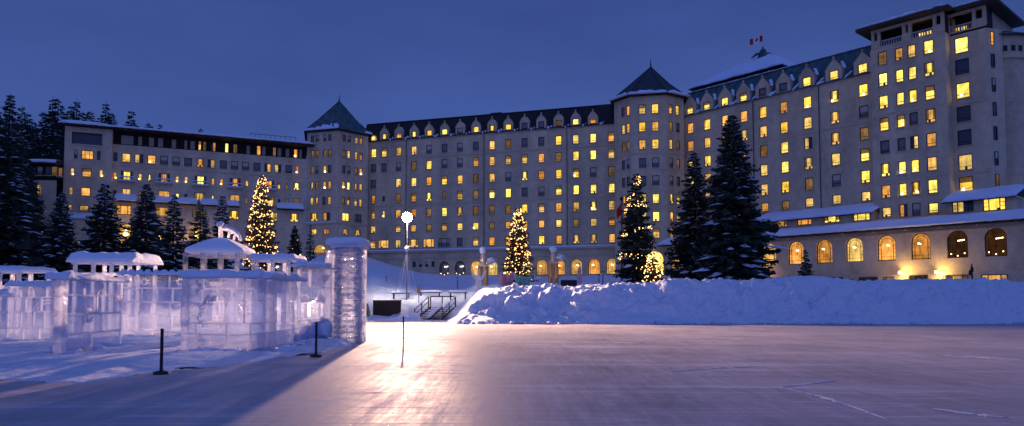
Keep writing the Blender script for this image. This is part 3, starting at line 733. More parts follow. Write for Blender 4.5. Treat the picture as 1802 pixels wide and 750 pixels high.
for (P, us, tb, L) in ((PT1L, lu, T1, PT1L.L), (PT1R, ru, T1R, PT1R.L)):
    mb = MB(); zz = [ze1 - .02] + [(a + b) / 2 for a, b in zip(z1, z1[1:])] + [zb1]
    for i in range(7):
        ops = []
        if i < 5:
            for j, u in enumerate(us): ops.append((u, z1[i] - .85 + (.1 if i == 0 else 0), .82, 1.7 - (.3 if i == 0 else 0), False)); o_ = ops[-1]; put_window(P, u, o_[1], o_[2], o_[3], tb[i][j], t1, 'sash')
        else:
            for j in (0, 1):
                u = (us[2 * j] + us[2 * j + 1]) / 2; ww = 1.75 if i == 5 else 1.35; hh = 1.75 if i == 5 else 1.25
                st = ({5: 'YH', 6: 'YO'}[i] if P is PT1L else {5: 'YD', 6: 'OY'}[i])[j]
                ops.append((u, z1[i] - hh / 2, ww, hh, False)); put_window(P, u, z1[i] - hh / 2, ww, hh, st, t1, 'double')
        wall(mb, P, 0, L, zz[i + 1], zz[i], ops)
    ops = []
    if P is PT1L:
        u = P.u(562, 435); ops = [(u, P.z(562, 446), 3.2, P.z(562, 430) - P.z(562, 446), True)]; put_window(P, u, ops[0][1], 3.2, ops[0][3] - .0, 'O', t1, 'arch', out=-.3)
    wall(mb, P, 0, L, 6, zb1, ops)
    for a, b, o_ in ((z1[4] - 1.6, z1[4] - 1.35, .16), (z1[5] - 1.55, z1[5] - 1.25, .3)): mb.pbox(P, -o_ if P is PT1R else 0, L + (o_ if P is PT1L else 0) * 0, -.1, o_, a, b, 1)
    mb.build('wall', [M['stucco_pale'], M['stone_trim']], t1)
mb = MB()
for k in range(1, len(pts1)):
    a, b = pts1[k], pts1[(k + 1) % len(pts1)]
    if k >= 2: mb.face([(a[0], a[1], 6), (b[0], b[1], 6), (b[0], b[1], ze1), (a[0], a[1], ze1)])
a, b = pts1[-1], pts1[0]
mb.face([(pts1[-1][0], pts1[-1][1], 6), (A1[0], A1[1], 6), (A1[0], A1[1], ze1), (pts1[-1][0], pts1[-1][1], ze1)])
mb.build('rear_wall', M['stucco_pale'], t1)
mb = MB(); snow_strip(mb, PT1L.p(0, z1[5] - 1.25, .12), PT1L.p(PT1L.L, z1[5] - 1.25, .12), .5, .25, .1, 3, seg=16)
a, b = ring1[0], ring1[1]; a2, b2 = mid1[0], mid1[1]
for s in [x / 14 for x in range(0, 14)]:
    up = random.uniform(.08, .35); p = a.lerp(b, s + .03); q = a2.lerp(b2, s + .10)
    snow_strip(mb, p, p.lerp(q, up * 1.3), random.uniform(.35, .8), .18, .4, s * 9, up=Vector((0, -.4, .9)).normalized(), lift=.04)
snow_strip(mb, a.lerp(b, .02) + Vector((0, .1, .05)), a.lerp(b, 1.0) + Vector((0, .1, .05)), .9, .35, .3, 8)
c_, d_ = ring1[1], ring1[2]; snow_strip(mb, c_.lerp(d_, .8) + Vector((0, 0, .1)), d_ + Vector((0, 0, .1)), .9, .5, .3, 9)
mb.build('roof_snow', M['roof_snow'], t1)

# right corner tower (octagonal front)
d = PC.d; nn = PC.n
V1 = Vector((at(1110, 300, 132.4).x, 132.4)); V2 = Vector((at(1173, 300, 131.0).x, 131.0))
d2 = (V2 - V1).normalized(); n2 = Vector((d2.y, -d2.x))
V0 = V1 - (d2 + n2).normalized() * 4.6; V3 = V2 + (d2 - n2).normalized() * 4.7
V4 = V3 - n2 * 7; V5 = V4 - (d2 + n2).normalized() * 5; V7 = V0 - n2 * 7; V6 = V7 + (d2 - n2).normalized() * 4
pts2 = [tuple(v) for v in (V0, V1, V2, V3, V4, V5, V6, V7)]
PF = Plane(*V1, *V2); PFL = Plane(*V0, *V1); PFR = Plane(*V2, *V3)
ze2 = PF.z(1150, 165.5)
t2, ring2, mid2 = tower('right_tower', pts2, 6, ze2, tuple(at(1145, 118, 138)), 'octagonal corner tower with a steep pointed roof between the middle and right wings', 'slate', .75)
z2 = [PF.z(1153, y) for y in (191, 222, 253.3, 286, 317.4, 349.4, 381, 410.4)]
TB = {0: ["DO", "OO", "MM", "DD", "DD", "OO", "OO", "OO"], 1: ["OY", "YO", "OY", "DD", "DD", "YY", "OY", "OO"], 2: ["OY", "MD", "OM", "DM", "DD", "YY", "OO", "OO"]}
for k, (P, us, ww) in enumerate(((PFL, [PFL.u(1096.5, 200), PFL.u(1104.8, 200)], .95), (PF, [PF.u(1129.9, 200), PF.u(1152.8, 200)], 1.3), (PFR, [PFR.u(1180.5, 200), PFR.u(1192.5, 200)], .95))):
    mb = MB(); zz = [ze2 - .02] + [(a + b) / 2 for a, b in zip(z2, z2[1:])] + [z2[7] - 1.6]
    for i in range(8):
        hh = 1.85; ops = [(u, z2[i] - hh / 2, ww, hh, False) for u in us]
        for j, u in enumerate(us): put_window(P, u, z2[i] - hh / 2, ww, hh, TB[k][i][j], t2)
        wall(mb, P, 0, P.L, zz[i + 1], zz[i], ops)
    if k == 1:
        u = P.u(1152, 460); hh = P.z(1152, 441) - P.z(1152, 478)
        wall(mb, P, 0, P.L, 3, zz[-1], [(u, P.z(1152, 478), 3.4, hh, True)], rev=.4); put_window(P, u, P.z(1152, 478), 3.4, hh, 'Y', t2, 'arch', out=-.35)
    else: wall(mb, P, 0, P.L, 3, zz[-1], [])
    mb.pbox(P, 0, P.L, -.1, .12, z2[2] - 1.78, z2[2] - 1.6, 1); mb.pbox(P, 0, P.L, -.1, .14, z2[6] + 1.5, z2[6] + 1.7, 1)
    mb.build('wall', [M['stucco'], M['stone_trim']], t2)
mb = MB()
for k in (3, 4, 5, 6, 7):
    a, b = pts2[k], pts2[(k + 1) % 8]; mb.face([(a[0], a[1], 3), (b[0], b[1], 3), (b[0], b[1], ze2), (a[0], a[1], ze2)])
mb.build('rear_wall', M['stucco'], t2)
mb = MB()
for k in (0, 1, 2):
    a, b = ring2[k], ring2[k + 1]; snow_strip(mb, a + Vector((0, .25, .0)), b + Vector((0, .25, .0)), 1.5, .55, .25, k * 3 + 1)
mb.build('roof_snow', M['roof_snow'], t2)

# ---- right wing
rcols_px = [1214.1, 1243.7, 1275.4, 1308.4, 1342.4, 1379.0, 1420.7, 1468.7, 1519.8]
ru_ = [PR.u(p, 190) for p in rcols_px]
rz = [PR.z(1380, y) for y in (153.4, 189.2, 224.4, 259.6, 294.2, 329.4, 361)]
RT = ["YYYYDDYYY", "OYOOYOWWW", "OOOOOYOOD", "YYOOMYHOM", "YOOWOYOOY", "OOOOOYMDY", "OOOOOMOOO"]
EAVE_R = PR.z(1380, 165.5)
ru0, ru1 = PR.u(1196, 190), PR.u(1550, 190)
wingR = empty('right_wing', PR.p(20, 5, -7), 0, hotel); wingR['label'] = 'right wing with nine gabled dormers in a green copper roof'
mb = grid_facade(PR, wingR, ru_, rz[1:], RT[1:], 4, EAVE_R, ru0, ru1, w=1.42, h=2.0, hrow={5: 1.5})
mb.build('wall', M['stucco'], wingR)
for j in range(9):
    dormer(PR, ru_[j], rz[0], RT[0][j], wingR, w=2.7, ww=1.42, hh=1.5, zb=EAVE_R, roofm='copper')
    put_window(PR, ru_[j], rz[0] - .75, 1.42, 1.5, RT[0][j], wingR, out=-.1)
mb = MB(); RIDR = PR.off(-4).z(1380, 122)
mansard(mb, PR, ru0 - 3, ru1 + 2, EAVE_R, RIDR, 4, 16)
for k in range(int((ru1 - ru0) / .55)):       # standing seams
    u = ru0 + k * .55; mb.tube([PR.p(u, EAVE_R + .02, .3), PR.p(u, RIDR, -4 + .02)], .035, 4, 0, caps=False)
mb.pbox(PR, ru0, ru1, -16, -.8, 2, EAVE_R - .05, 1)
mb.build('roof', [M['copper'], M['stucco']], wingR)
mb = MB(); mb.pbox(PR, ru0, ru1, -.1, .10, rz[2] - 1.8, rz[2] - 1.62); mb.pbox(PR, ru0, ru1, -.1, .2, EAVE_R - .1, EAVE_R + .08); mb.build('cornice', M['stone_trim'], wingR)
mb = MB(); rs = Vector((0, 0, 1))
for j, u in enumerate(ru_):
    # snow clinging in the valleys right and left of each dormer, and on the slope between them
    snow_strip(mb, PR.p(u + .75, rz[0] + 2.25, -1.4), PR.p(u + 1.5, rz[0] + .9, -.6), .55, .3, .35, j)
    snow_strip(mb, PR.p(u + 1.65, EAVE_R + .1, .15), PR.p(u + 2.6, EAVE_R + 1.2, -.6), .6, .3, .4, j + 20)
    if j % 2: snow_strip(mb, PR.p(u - 2.6, EAVE_R + .15, .1), PR.p(u - 1.6, EAVE_R + .45, -.1), .7, .35, .4, j + 40)
snow_strip(mb, PR.p(ru0, RIDR + .2, -4.1), PR.p(ru1, RIDR + .2, -4.1), .6, .16, .3, 77, seg=120)
mb.build('eave_snow', M['roof_snow'], wingR)

for u_ in (ru_[3] + 1.9, ru_[6] + 2.0, ru_[8] + 2.3):
    mb = MB(); mb.tube([PR.p(u_, 14, .14), PR.p(u_, EAVE_R, .14)], .06, 6); mb.build('downpipe', M['dark_wood'], wingR)
# high snowy hip roof behind the right wing with its cresting
PB = PR.off(-19)
u0, u1 = PB.u(1226, 150), PB.u(1392, 122); zb = PB.z(1300, 143); ua = PB.off(-5.5).u(1343, 102); za = PB.off(-5.5).z(1343, 102)
hip = empty('rear_roof', PB.p((u0 + u1) / 2, zb, -8), 0, hotel)
mb = MB(); c = [PB.p(u0, zb, 3), PB.p(u1, zb, 3), PB.p(u1, zb, -14), PB.p(u0, zb, -14)]; r_ = [PB.p(ua - 2.2, za, -5.5), PB.p(ua + 2.2, za, -5.5)]
mb.face([c[0], c[1], r_[1], r_[0]]); mb.face([c[1], c[2], r_[1]]); mb.face([c[2], c[3], r_[0], r_[1]]); mb.face([c[3], c[0], r_[0]])
mb.pbox(PB, u0 + .5, u1 - .5, -13, 2.5, 20, zb, 1); mb.build('roof', [M['copper'], M['roof_dark']], hip)
mb = MB()
snow_slab(mb, [c[0] + Vector((0, 0, .1)), c[1] + Vector((0, 0, .1)), r_[1], r_[0]], .5, .2, 30, 8, 5); snow_slab(mb, [c[3], c[0], r_[0] + Vector((0, 0, .05)), r_[0]], .5, .2, 14, 8, 6); snow_slab(mb, [c[1], c[2], r_[1], r_[1] + Vector((0, 0, .05))], .5, .2, 14, 8, 6)
mb.build('roof_snow', M['roof_snow'], hip)
mb = MB(); rp = PB.p(ua, za, -5.5)
for k, (r__, z_) in enumerate(((.9, 0), (.6, .8), (.75, 1.3), (.35, 1.9))): pass
mb.tube([rp + Vector((0, 0, z)) for z in (-.2, .5, 1.1, 1.5, 1.9, 2.4)], [1.3, 1.0, .5, .75, .3, .1], 8)
for s in (-1, 1): mb.tube([rp + Vector((s * .3, 0, .9)), rp + Vector((s * 1.5, -.3, .7)), rp + Vector((s * 2.6, -.4, -.2))], [.35, .3, .15], 6)
mb.build('cresting', M['copper'], hip)
flag = empty('flag_pole', rp + Vector((0, 0, 1.8))); tag(flag, 'thin pole with a red and white maple leaf flag above the snowy rear roof', 'flag')
mb = MB(); mb.tube([rp + Vector((0, 0, 1.8)), rp + Vector((0, 0, 5.4))], [.07, .04], 6); mb.ball(rp + Vector((0, 0, 5.45)), .12); mb.build('pole', M['white_metal'], flag)
mb = MB(); fz = rp.z + 3.2; fw, fh = 2.7, 1.3
def fpt(s, t):     # flag blown to the left
    return (rp.x - .06 - s * fw * .97, rp.y - .25 * math.sin(s * 5) * s, fz + 1.0 - s * .75 + (t - .5) * 2 * (fh / 2) + .08 * math.sin(s * 7))
for i in range(16):
    a, b = i / 16, (i + 1) / 16
    for j in range(4): mb.face([fpt(a, j / 4), fpt(b, j / 4), fpt(b, (j + 1) / 4), fpt(a, (j + 1) / 4)], 0 if (i < 4 or i >= 12) else 1, True)
leaf = [(0, -.42), (.03, -.2), (.22, -.25), (.17, -.12), (.38, .05), (.3, .1), (.33, .25), (.2, .2), (.14, .27), (.1, .1), (.08, .4), (0, .5)]
lf = leaf + [(-x, y) for x, y in reversed(leaf[1:-1])]
for off in (-.02, .02): mb.face([(Vector(fpt(.5 + x * .38, .5 + y * .85)) + Vector((0, off, 0))) for x, y in lf], 0)
mb.build('banner', [M['red_cloth'], M['white_cloth']], flag)

# ---- big right tower
PA = PR.off(2.0); PBt = PR.off(.1)
tow = empty('end_tower', PA.p(PA.u(1600, 200), 5, -6), 0, hotel); tow['label'] = 'tall end tower with a balustraded open loggia under its roof'
za_ = [PA.z(1634, y) for y in (82.4, 121.9, 163.5, 204.4, 246.7, 289, 328.8, 366.8)]
au = [PA.u(x, 163) for x in (1554.3, 1583.8, 1606.3, 1636.3)]
AT = ["SOOW", "YYYY", "YYWY", "YWDO", "DDHO", "YWWO", "OWWY", "OHDY"]
a0, a1 = PA.u(1532, 120), PA.u(1664, 100)
zA = za_[0] + 1.6
sp = {(i, j): (1.12, 'sash', 1.9) for i in range(8) for j in (1, 2)}
mb = grid_facade(PA, tow, au, za_, AT, 4, zA, a0, a1, w=1.32, h=2.0, hrow={7: 1.5}, special=sp)
bz = [PBt.z(1693, y) for y in (78.8, 117.6, 159.2, 201.2, 243, 286.4, 325.2)]
bu = [PBt.u(1694.5, 160)]; b0, b1 = PBt.u(1658, 100), PBt.u(1737, 100)
m2_ = grid_facade(PBt, tow, bu, bz, ["Y", "K", "W", "K", "K", "O", "W"], 4, bz[0] + 1.6, b0, b1, w=1.75, h=2.25)
k = len(mb.v); mb.v += m2_.v; mb.f += [[i + k for i in f] for f in m2_.f]; mb.m += m2_.m; mb.sm += m2_.sm
# returns: side faces of the projecting bay and of the end
for P, u, o1, o2, zt in ((PA, a0, 0, -2, zA), (PA, a1, 0, -2, zA)): mb.face([P.p(u, 4, o1), P.p(u, 4, o2), P.p(u, zt, o2), P.p(u, zt, o1)])
zB = bz[0] + 1.6
PS = Plane(*PBt.p(b1, 0).xy, *(PBt.p(b1, 0).xy + Vector((math.cos(R(18)), math.sin(R(18)))) * 30))   # end face turning away
su = [PS.u(1740.5, 160)]
wall(mb, PS, 0, 3.0, 4, zB, [(1.2, z - .9, .7, 1.8, False) for z in bz[:0]], m=0)
for i, z in enumerate(bz): put_window(PS, 1.0, z - .8, .65, 1.9, "OKKDKKM"[i], tow, out=.06)
# rear turret
def cyl_wall(mb, c, r, z0, z1, n=24, m=0, a0=0, a1=2 * math.pi):
    rows = [[(c[0] + r * math.cos(a0 + (a1 - a0) * k / n), c[1] + r * math.sin(a0 + (a1 - a0) * k / n), z) for k in range(n + 1)] for z in (z0, z1)]
    mb.grid(rows, m, True)
tc_ = PS.p(3.0, 0, 0).xy + Vector((1.6, 4.6)); zT = PS.z(1770, 62)
Rt = 4.3
cyl_wall(mb, tc_, Rt, 4, zT - 3.2); cyl_wall(mb, tc_, Rt + .35, zT - 3.2, zT)
mb.face([(tc_[0] + (Rt + .35) * math.cos(2 * math.pi * k / 24), tc_[1] + (Rt + .35) * math.sin(2 * math.pi * k / 24), zT - 3.2) for k in range(24)])
cyl_wall(mb, tc_, Rt + .06, bz[2] - 1.9, bz[2] - 1.7, m=1); cyl_wall(mb, tc_, Rt + .06, bz[5] - 1.9, bz[5] - 1.7, m=1)
# string courses
for P, x0, x1 in ((PA, a0, a1), (PBt, b0, b1)):
    for z in (za_[2] - 2.05, za_[6] + 1.55 - .1): mb.pbox(P, x0, x1, -.1, .10, z, z + .2, 1)
# raised surround round the paired middle windows
for i in (0, 2, 3, 4, 5, 6):
    z = za_[i]; l, r = au[1] - .85, au[2] + .85
    mb.pbox(PA, l, r, 0, .07, z - 1.35, z - 1.12, 1); mb.pbox(PA, l, l + .14, 0, .06, z - 1.1, z + 1.1, 1); mb.pbox(PA, r - .14, r, 0, .06, z - 1.1, z + 1.1, 1)
mb.build('wall', [M['stucco'], M['stone_trim']], tow)
mb = MB()
for k in range(7):    # dark putlog holes in a row round the turret head
    a = R(-118 + k * 13); p = Vector((tc_[0] + (Rt + .36) * math.cos(a), tc_[1] + (Rt + .36) * math.sin(a), zT - 2.3)); t_ = Vector((-math.sin(a), math.cos(a), 0)) * .28; n_ = Vector((math.cos(a), math.sin(a), 0)) * .04
    mb.hexa([p - t_, p + t_, p + t_ + n_, p - t_ + n_, p - t_ + Vector((0, 0, .8)), p + t_ + Vector((0, 0, .8)), p + t_ + n_ + Vector((0, 0, .8)), p - t_ + n_ + Vector((0, 0, .8))])
mb.build('turret_opening', M['black_metal'], tow)
mb = MB(); rows = []
for rr_, z in ((Rt + 1.0, zT - .1), (Rt + 1.0, zT + .1), (Rt * .5, zT + 1.5), (.05, zT + 2.2)): rows.append([(tc_[0] + rr_ * math.cos(2 * math.pi * k / 24), tc_[1] + rr_ * math.sin(2 * math.pi * k / 24), z) for k in range(24)])
mb.grid(rows, 0, False, close=True); mb.build('turret_roof', M['copper'], tow)
# loggia: balustrade, paired columns, back wall, roof with deep eaves
def loggia(P, x0, x1, z0, bays, roof_out, litbays, top):
    hb = .95
    mb = MB()
    mb.pbox(P, x0, x1, -.45, .08, z0, z0 + .22)
    bal = MB()
    n = len(bays)
    for k, (a, b) in enumerate(bays):
        bal.pbox(P, a, b, -.32, -.02, z0 + hb - .02, z0 + hb + .16); 
        m_ = int((b - a) / .34)
        for i in range(m_):
            u = a + (i + .5) * (b - a) / m_; bal.tube([P.p(u, z0 + .22, -.17), P.p(u, z0 + .5, -.17), P.p(u, z0 + hb, -.17)], [.08, .11, .06], 6)
    # piers between bays
    edges = [x0] + [x for ab in bays for x in ab] + [x1]
    for a, b in zip(edges[::2], edges[1::2]):
        mb.pbox(P, a, b, -.5, .06, z0 + .22, z0 + hb + .3)
        w_ = (b - a); cw = min(.42, w_ * .4)
        for u in ((a + cw / 2, b - cw / 2) if w_ > 1.0 else ((a + b) / 2,)): mb.pbox(P, u - cw / 2, u + cw / 2, -.48, -.02, z0 + hb + .3, top)
    mb.pbox(P, x0, x1, -.5, .05, top, top + .3)
    mb.build('loggia_pier', M['stone_trim'], tow); bal.build('balustrade', M['balustrade_white'], tow)
    mb = MB(); mb.pbox(P, x0, x1, -3.0, -2.8, z0, top + .4, 0); mb.pbox(P, x0, x1, -2.8, 0, z0 + .0, z0 + .2, 0); mb.pbox(P, x0, x0 + .15, -2.8, -.5, z0, top); mb.pbox(P, x1 - .15, x1, -2.8, -.5, z0, top)
    mb.build('loggia_wall', M['dark_wood'], tow)
    for a, b in litbays:
        put_window(P, (a + b) / 2, z0 + .3, b - a, 1.45, 'Y', tow, 'double', out=-2.7)
Ln = a1 - a0
zl = zA; top = zA + 2.6
ub = [PA.u(x, 50) for x in (1548, 1587, 1607, 1636)]
loggia(PA, a0 + .2, a1 - .1, zl, [(ub[0], ub[1]), (ub[2] - .3, ub[3] + .4)], 2, [(PA.u(1602, 50), PA.u(1631, 50))], top)
ubb = [PBt.u(x, 50) for x in (1672, 1711)]
loggia(PBt, b0 + .6, b1, zl + .0, [(ubb[0], ubb[1])], 2, [(PBt.u(1668, 50), PBt.u(1692, 50))], top)
mb = MB()
def hiproof(P, x0, x1, o0, o1, z, h, m=0, th=.35, ov=0):
    c = [P.p(x0, z, o1), P.p(x1, z, o1), P.p(x1, z, o0), P.p(x0, z, o0)]; cu_ = [p + Vector((0, 0, th)) for p in c]
    mb.hexa(c + cu_, 1)
    mdo = (o0 + o1) / 2; dd = abs(o1 - o0) / 2
    r0, r1 = P.p(x0 + min(dd, (x1 - x0) / 2 - .1), z + th + h, mdo), P.p(x1 - min(dd, (x1 - x0) / 2 - .1), z + th + h, mdo)
    cu_ = [p + Vector((0, 0, .004)) for p in cu_]
    mb.face([cu_[0], cu_[1], r1, r0], m); mb.face([cu_[1], cu_[2], r1], m); mb.face([cu_[2], cu_[3], r0, r1], m); mb.face([cu_[3], cu_[0], r0], m)
    return cu_, r0, r1
zr_ = top + .3
ca, ra0, ra1 = hiproof(PA, a0 - 1.5, a1 + 1.0, -12, 1.5, zr_, 2.2)
cb, rb0, rb1 = hiproof(PBt, b0 - 1.0, b1 + 1.6, -13, 1.5, zr_ + .0, 2.2)
mb.build('roof', [M['copper'], M['wood']], tow)
mb = MB()
for i in range(26):
    u = random.uniform(0, 1); c = ca if i < 17 else cb; q = ra0 if i < 17 else rb0; q1 = ra1 if i < 17 else rb1
    p = c[0].lerp(c[1], u); t_ = q.lerp(q1, u); s = random.uniform(.0, .35); e = s + random.uniform(.15, .5)
    snow_strip(mb, p.lerp(t_, s), p.lerp(t_, min(1, e)), random.uniform(.5, 1.4), .22, .4, i, lift=.05)
snow_strip(mb, ca[0].lerp(ca[1], .03) + Vector((0, .3, .1)), ca[0].lerp(ca[1], .8) + Vector((0, .3, .1)), .8, .28, .4, 3)
mb.build('roof_snow', M['roof_snow'], tow)
mb = MB(); mb.pbox(PA, a0 + .3, a1, -14, -3.1, 4, zr_, 0); mb.pbox(PBt, b0, b1 - .1, -13, -3.2, 4, zr_, 0); mb.build('rear_wall', M['stucco'], tow)

# ---- dining pavilion in front of the right wing
P1 = PR.off(3.4)            # upper storey strip
P2 = PR.off(8.0)            # arched storey
pav = empty('dining_pavilion', P2.p(30, 3, -4), 0, hotel); pav['label'] = 'low front pavilion with tall arched windows under a thick snowy lean-to roof'
pe = P2.off(1.2).z(1600, 398.5)      # eave
pl0 = P2.u(1172, 450); pr1 = P2.u(1752, 430) + 9
arch_px = [1190, 1400, 1450, 1503, 1559.5, 1620, 1684.5, 1752]
aus = [P2.u(x, 430) for x in arch_px]
aus = aus[:1] + [aus[0] + 4.5, aus[0] + 9, aus[0] + 13.5, aus[1] - 4.5] + aus[1:] + [aus[-1] + 4.4]
aus = [a for i, a in enumerate(aus) if i == 0 or a - aus[i - 1] > 3.0]
zb_ = P2.z(1620, 456.5); ht = P2.z(1620, 409.5) - zb_
mb = MB(); wall(mb, P2, pl0, pr1, 2, pe, [(u, zb_, 2.45, ht, True) for u in aus], rev=.35)
sts = {0: 'O'}
for i, u in enumerate(aus):
    pxn = 'D' if u > P2.u(1684.5, 430) - .5 else 'Y'
    put_window(P2, u, zb_, 2.45, ht, {'D': 'F', 'Y': 'O'}[pxn] if pxn == 'D' or i == 0 else 'O', pav, 'arch', out=-.3, var=i % 3 - 1)
mb.pbox(P2, pl0, pr1, -.1, .08, zb_ + ht * .62, zb_ + ht * .62 + .001) if False else None
mb.pbox(P2, pl0, pr1, -.1, .35, 2, zb_ - 1.9, 1)
mb.pbox(P2, pl0, pr1, 0, .10, pe - .9, pe - .72, 1)
for k in range(14): u = pl0 + 2 + k * (pr1 - pl0) / 14; mb.pbox(P2, u - .12, u + .12, 0, .7, pe - .45, pe - .1, 1)
mb.face([P2.p(pl0, 2), P2.p(pl0, 2, -8), P2.p(pl0, pe, -8), P2.p(pl0, pe, 0)])
mb.build('wall', [M['stucco'], M['stone_trim']], pav)
# basement windows
for x, w_, st in ((1470, 2.6, 'K'), (1530, 2.6, 'K'), (1566, 1.4, 'K'), (1618, 2.4, 'K'), (1686, 2.6, 'O'), (1752, 2.9, 'O')):
    put_window(P2, P2.u(x, 490), P2.z(x, 497 if x > 1600 else 500), w_, 1.0, st, pav, 'triple', out=.40)
mb = MB()
UR = P1.z(1500, 391) ; 
e0, e1 = P2.p(pl0 - 1, pe, 1.3), P2.p(pr1, pe, 1.3); zr0 = P1.z(1500, 399)
r0, r1 = P1.p(P1.u(1172, 420), zr0, .05), P1.p(P1.u(1752, 400) + 12, zr0, .05)
mb.face([e0, e1, r1, r0]); mb.face([e0, e1, e1 - Vector((0, 0, .3)), e0 - Vector((0, 0, .3))]); mb.face([e0 - Vector((0, 0, .3)), e1 - Vector((0, 0, .3)), P2.p(pr1, pe - .3, 0), P2.p(pl0, pe - .3, 0)])
mb.build('roof', M['dark_wood'], pav)
mb = MB(); snow_slab(mb, [e0, e1, r1, r0], .62, .12, 120, 7, 4, edge=.8); mb.build('roof_snow', M['roof_snow'], pav)
# upper strip storey with triple windows and its own snowy roof (two pieces)
def upper(x0, x1, wins, ztop_y, xr, wst, far=0):
    ua_, ub_ = P1.u(x0, 380), P1.u(x1, 370); zt = P1.z(xr, ztop_y)
    mb = MB(); ops = []
    for (x, y, w_, h_), st in zip(wins, wst):
        z = P1.z(x, y) - h_ / 2; u = P1.u(x, y); ops.append((u, z, w_, h_, False)); put_window(P1, u, z, w_, h_, st, pav, 'triple', out=-.1)
    wall(mb, P1, ua_, ub_, zr0 - 3, zt, ops)
    for u in (ua_, ub_): mb.face([P1.p(u, zr0 - 3), P1.p(u, zr0 - 3, -3.4), P1.p(u, zt, -3.4), P1.p(u, zt, 0)])
    mb.build('wall', M['stucco'], pav)
    e0, e1 = P1.p(ua_ - .5, zt, 1.0), P1.p(ub_ + .4, zt, 1.0); r0, r1 = PR.p(PR.u(x0, 370) - 1.5, zt + 1.45, .0), P1.p(ub_ + .4, zt + 1.45, -3.4)
    r0 = P1.p(ua_ - .5, zt + 1.45, -3.4)
    mb = MB(); mb.face([e0, e1, r1, r0]); mb.face([e0, e1, e1 - Vector((0, 0, .25)), e0 - Vector((0, 0, .25))]); mb.face([e1, r1, P1.p(ub_ + .4, zt, -3.4)]); mb.build('roof', M['dark_wood'], pav)
    mb = MB(); snow_slab(mb, [e0, e1, r1, r0], .5, .12, 50, 5, x0 * .1, edge=.7); mb.build('roof_snow', M['roof_snow'], pav)
upper(1330, 1536, [(1374, 393.5, 2.3, 1.25), (1415.5, 389, 2.4, 1.3), (1463.5, 384.5, 2.5, 1.35), (1516, 380.5, 2.5, 1.4)], 377, 1500, 'OOYY')
upper(1668, 1786, [(1694, 364, 2.6, 1.5), (1749.5, 359.5, 2.6, 1.7)], 354, 1694, 'HY')

# ---- low left wing
annex = empty('hotel_annex', (-65, 145, 9)); tag(annex, 'long low cream building with small balconies and slit windows on the left', 'hotel')
PE = PL.off(1.2)          # projecting end block
eu0, eu1 = PE.u(112, 300), PE.u(196, 300)
lu0, lu1 = PL.u(196, 300), PL.L + .2
roofz = PL.z(300, 238.5)
def rowz(P, x, y): return P.z(x, y)
zA_, zB_, zC_, zD_ = PL.z(221.6, 277.5), PL.z(222.9, 309.5), PL.z(222, 340), PL.z(217.6, 369.5)
mb = MB()
Pz = PL
pent_b = PL.z(300, 263); 
# penthouse strip is recessed 1 m; wall proper ends below it
rowA = [(202.4, .7, 'K', 'sash'), (221.6, 1.5, 'O', 'sash'), (244, 1.5, 'H', 'sash'), (266.4, 1.45, 'V', 'sash'), (288.3, 1.4, 'D', 'sash'), (309.6, 1.4, 'D', 'sash'), (330.7, 1.4, 'D', 'sash'), (352, 1.3, 'O', 'sash'), (371.5, 1.4, 'H', 'sash'), (392.8, 1.35, 'D', 'sash'), (412.5, 1.35, 'D', 'sash'), (432, 1.35, 'D', 'sash'), (452, 1.35, 'D', 'sash'), (471, 1.35, 'H', 'sash'), (489, 1.35, 'H', 'sash'), (508, 1.3, 'D', 'sash'), (523, .6, 'V', 'sash')]
rowB = [(202, .6, 'V', 'slit'), (222.9, 1.3, 'Y', 'door'), (246.4, .6, 'V', 'slit'), (262.9, .55, 'Y', 'slit'), (288.8, 1.3, 'O', 'door'), (312, .6, 'V', 'slit'), (327.7, .6, 'V', 'slit'), (352.8, 1.4, 'Y', 'door'), (374.9, .55, 'O', 'slit'), (390, .6, 'V', 'slit'), (414, 1.3, 'O', 'door'), (434.6, .55, 'O', 'slit'), (473.3, 1.3, 'O', 'door'), (491, .55, 'Y', 'slit'), (504.8, .5, 'M', 'slit'), (522.4, 1.3, 'Y', 'sash')]
rowC = [(201.6, .6, 'K', 'slit'), (222, 1.5, 'O', 'double'), (246, .5, 'M', 'slit'), (288.5, 2.1, 'O', 'double'), (312, .55, 'Y', 'slit'), (327, .55, 'K', 'slit'), (351.2, 2.0, 'O', 'double'), (374.4, .6, 'Y', 'slit'), (390, .55, 'K', 'slit'), (413.3, 1.9, 'O', 'double'), (434, .5, 'M', 'slit'), (474, 1.8, 'O', 'double'), (491, .5, 'K', 'slit'), (505, .5, 'M', 'slit'), (522.4, 1.3, 'M', 'sash')]
rowD = [(217.6, 2.6, 'O', 'triple'), (285, 2.2, 'O', 'triple'), (351, 2.6, 'M', 'triple'), (412, 1.9, 'Y', 'triple'), (480, 1.9, 'O', 'triple'), (518, 1.7, 'Y', 'double')]
bands = [(roofz - 2.6, (zA_ + zB_) / 2, rowA, zA_, 1.75, 300), ((zA_ + zB_) / 2, (zB_ + zC_) / 2, rowB, zB_, 1.55, 320), ((zB_ + zC_) / 2, (zC_ + zD_) / 2, rowC, zC_, 1.75, 350), ((zC_ + zD_) / 2, zD_ - 1.4, rowD, zD_, 1.8, 375)]
balc = []
for zt, zbn, row, zc, hh, yr in bands:
    ops = []
    for x, w_, st, sty in row:
        u = PL.u(x, yr); h_ = hh; zb0 = zc - hh / 2
        if sty == 'door': h_ = 1.9; zb0 = zc - 1.0; balc.append((u, zb0))
        if sty == 'slit' : h_ = 1.35
        ops.append((u, zb0, w_, h_, False)); put_window(PL, u, zb0, w_, h_, st, annex, {'slit': 'plain'}.get(sty, sty))
    wall(mb, PL, lu0, lu1, zbn, zt, ops)
zg = zD_ - 1.4
gar = [(PL.u(x, 418), 2.6) for x in (222, 283, 345, 405, 470)]
wall(mb, PL, lu0, lu1, 6, zg, [(u, zg - 4.2, w_, 3.0, True) for u, w_ in gar], rev=.8)
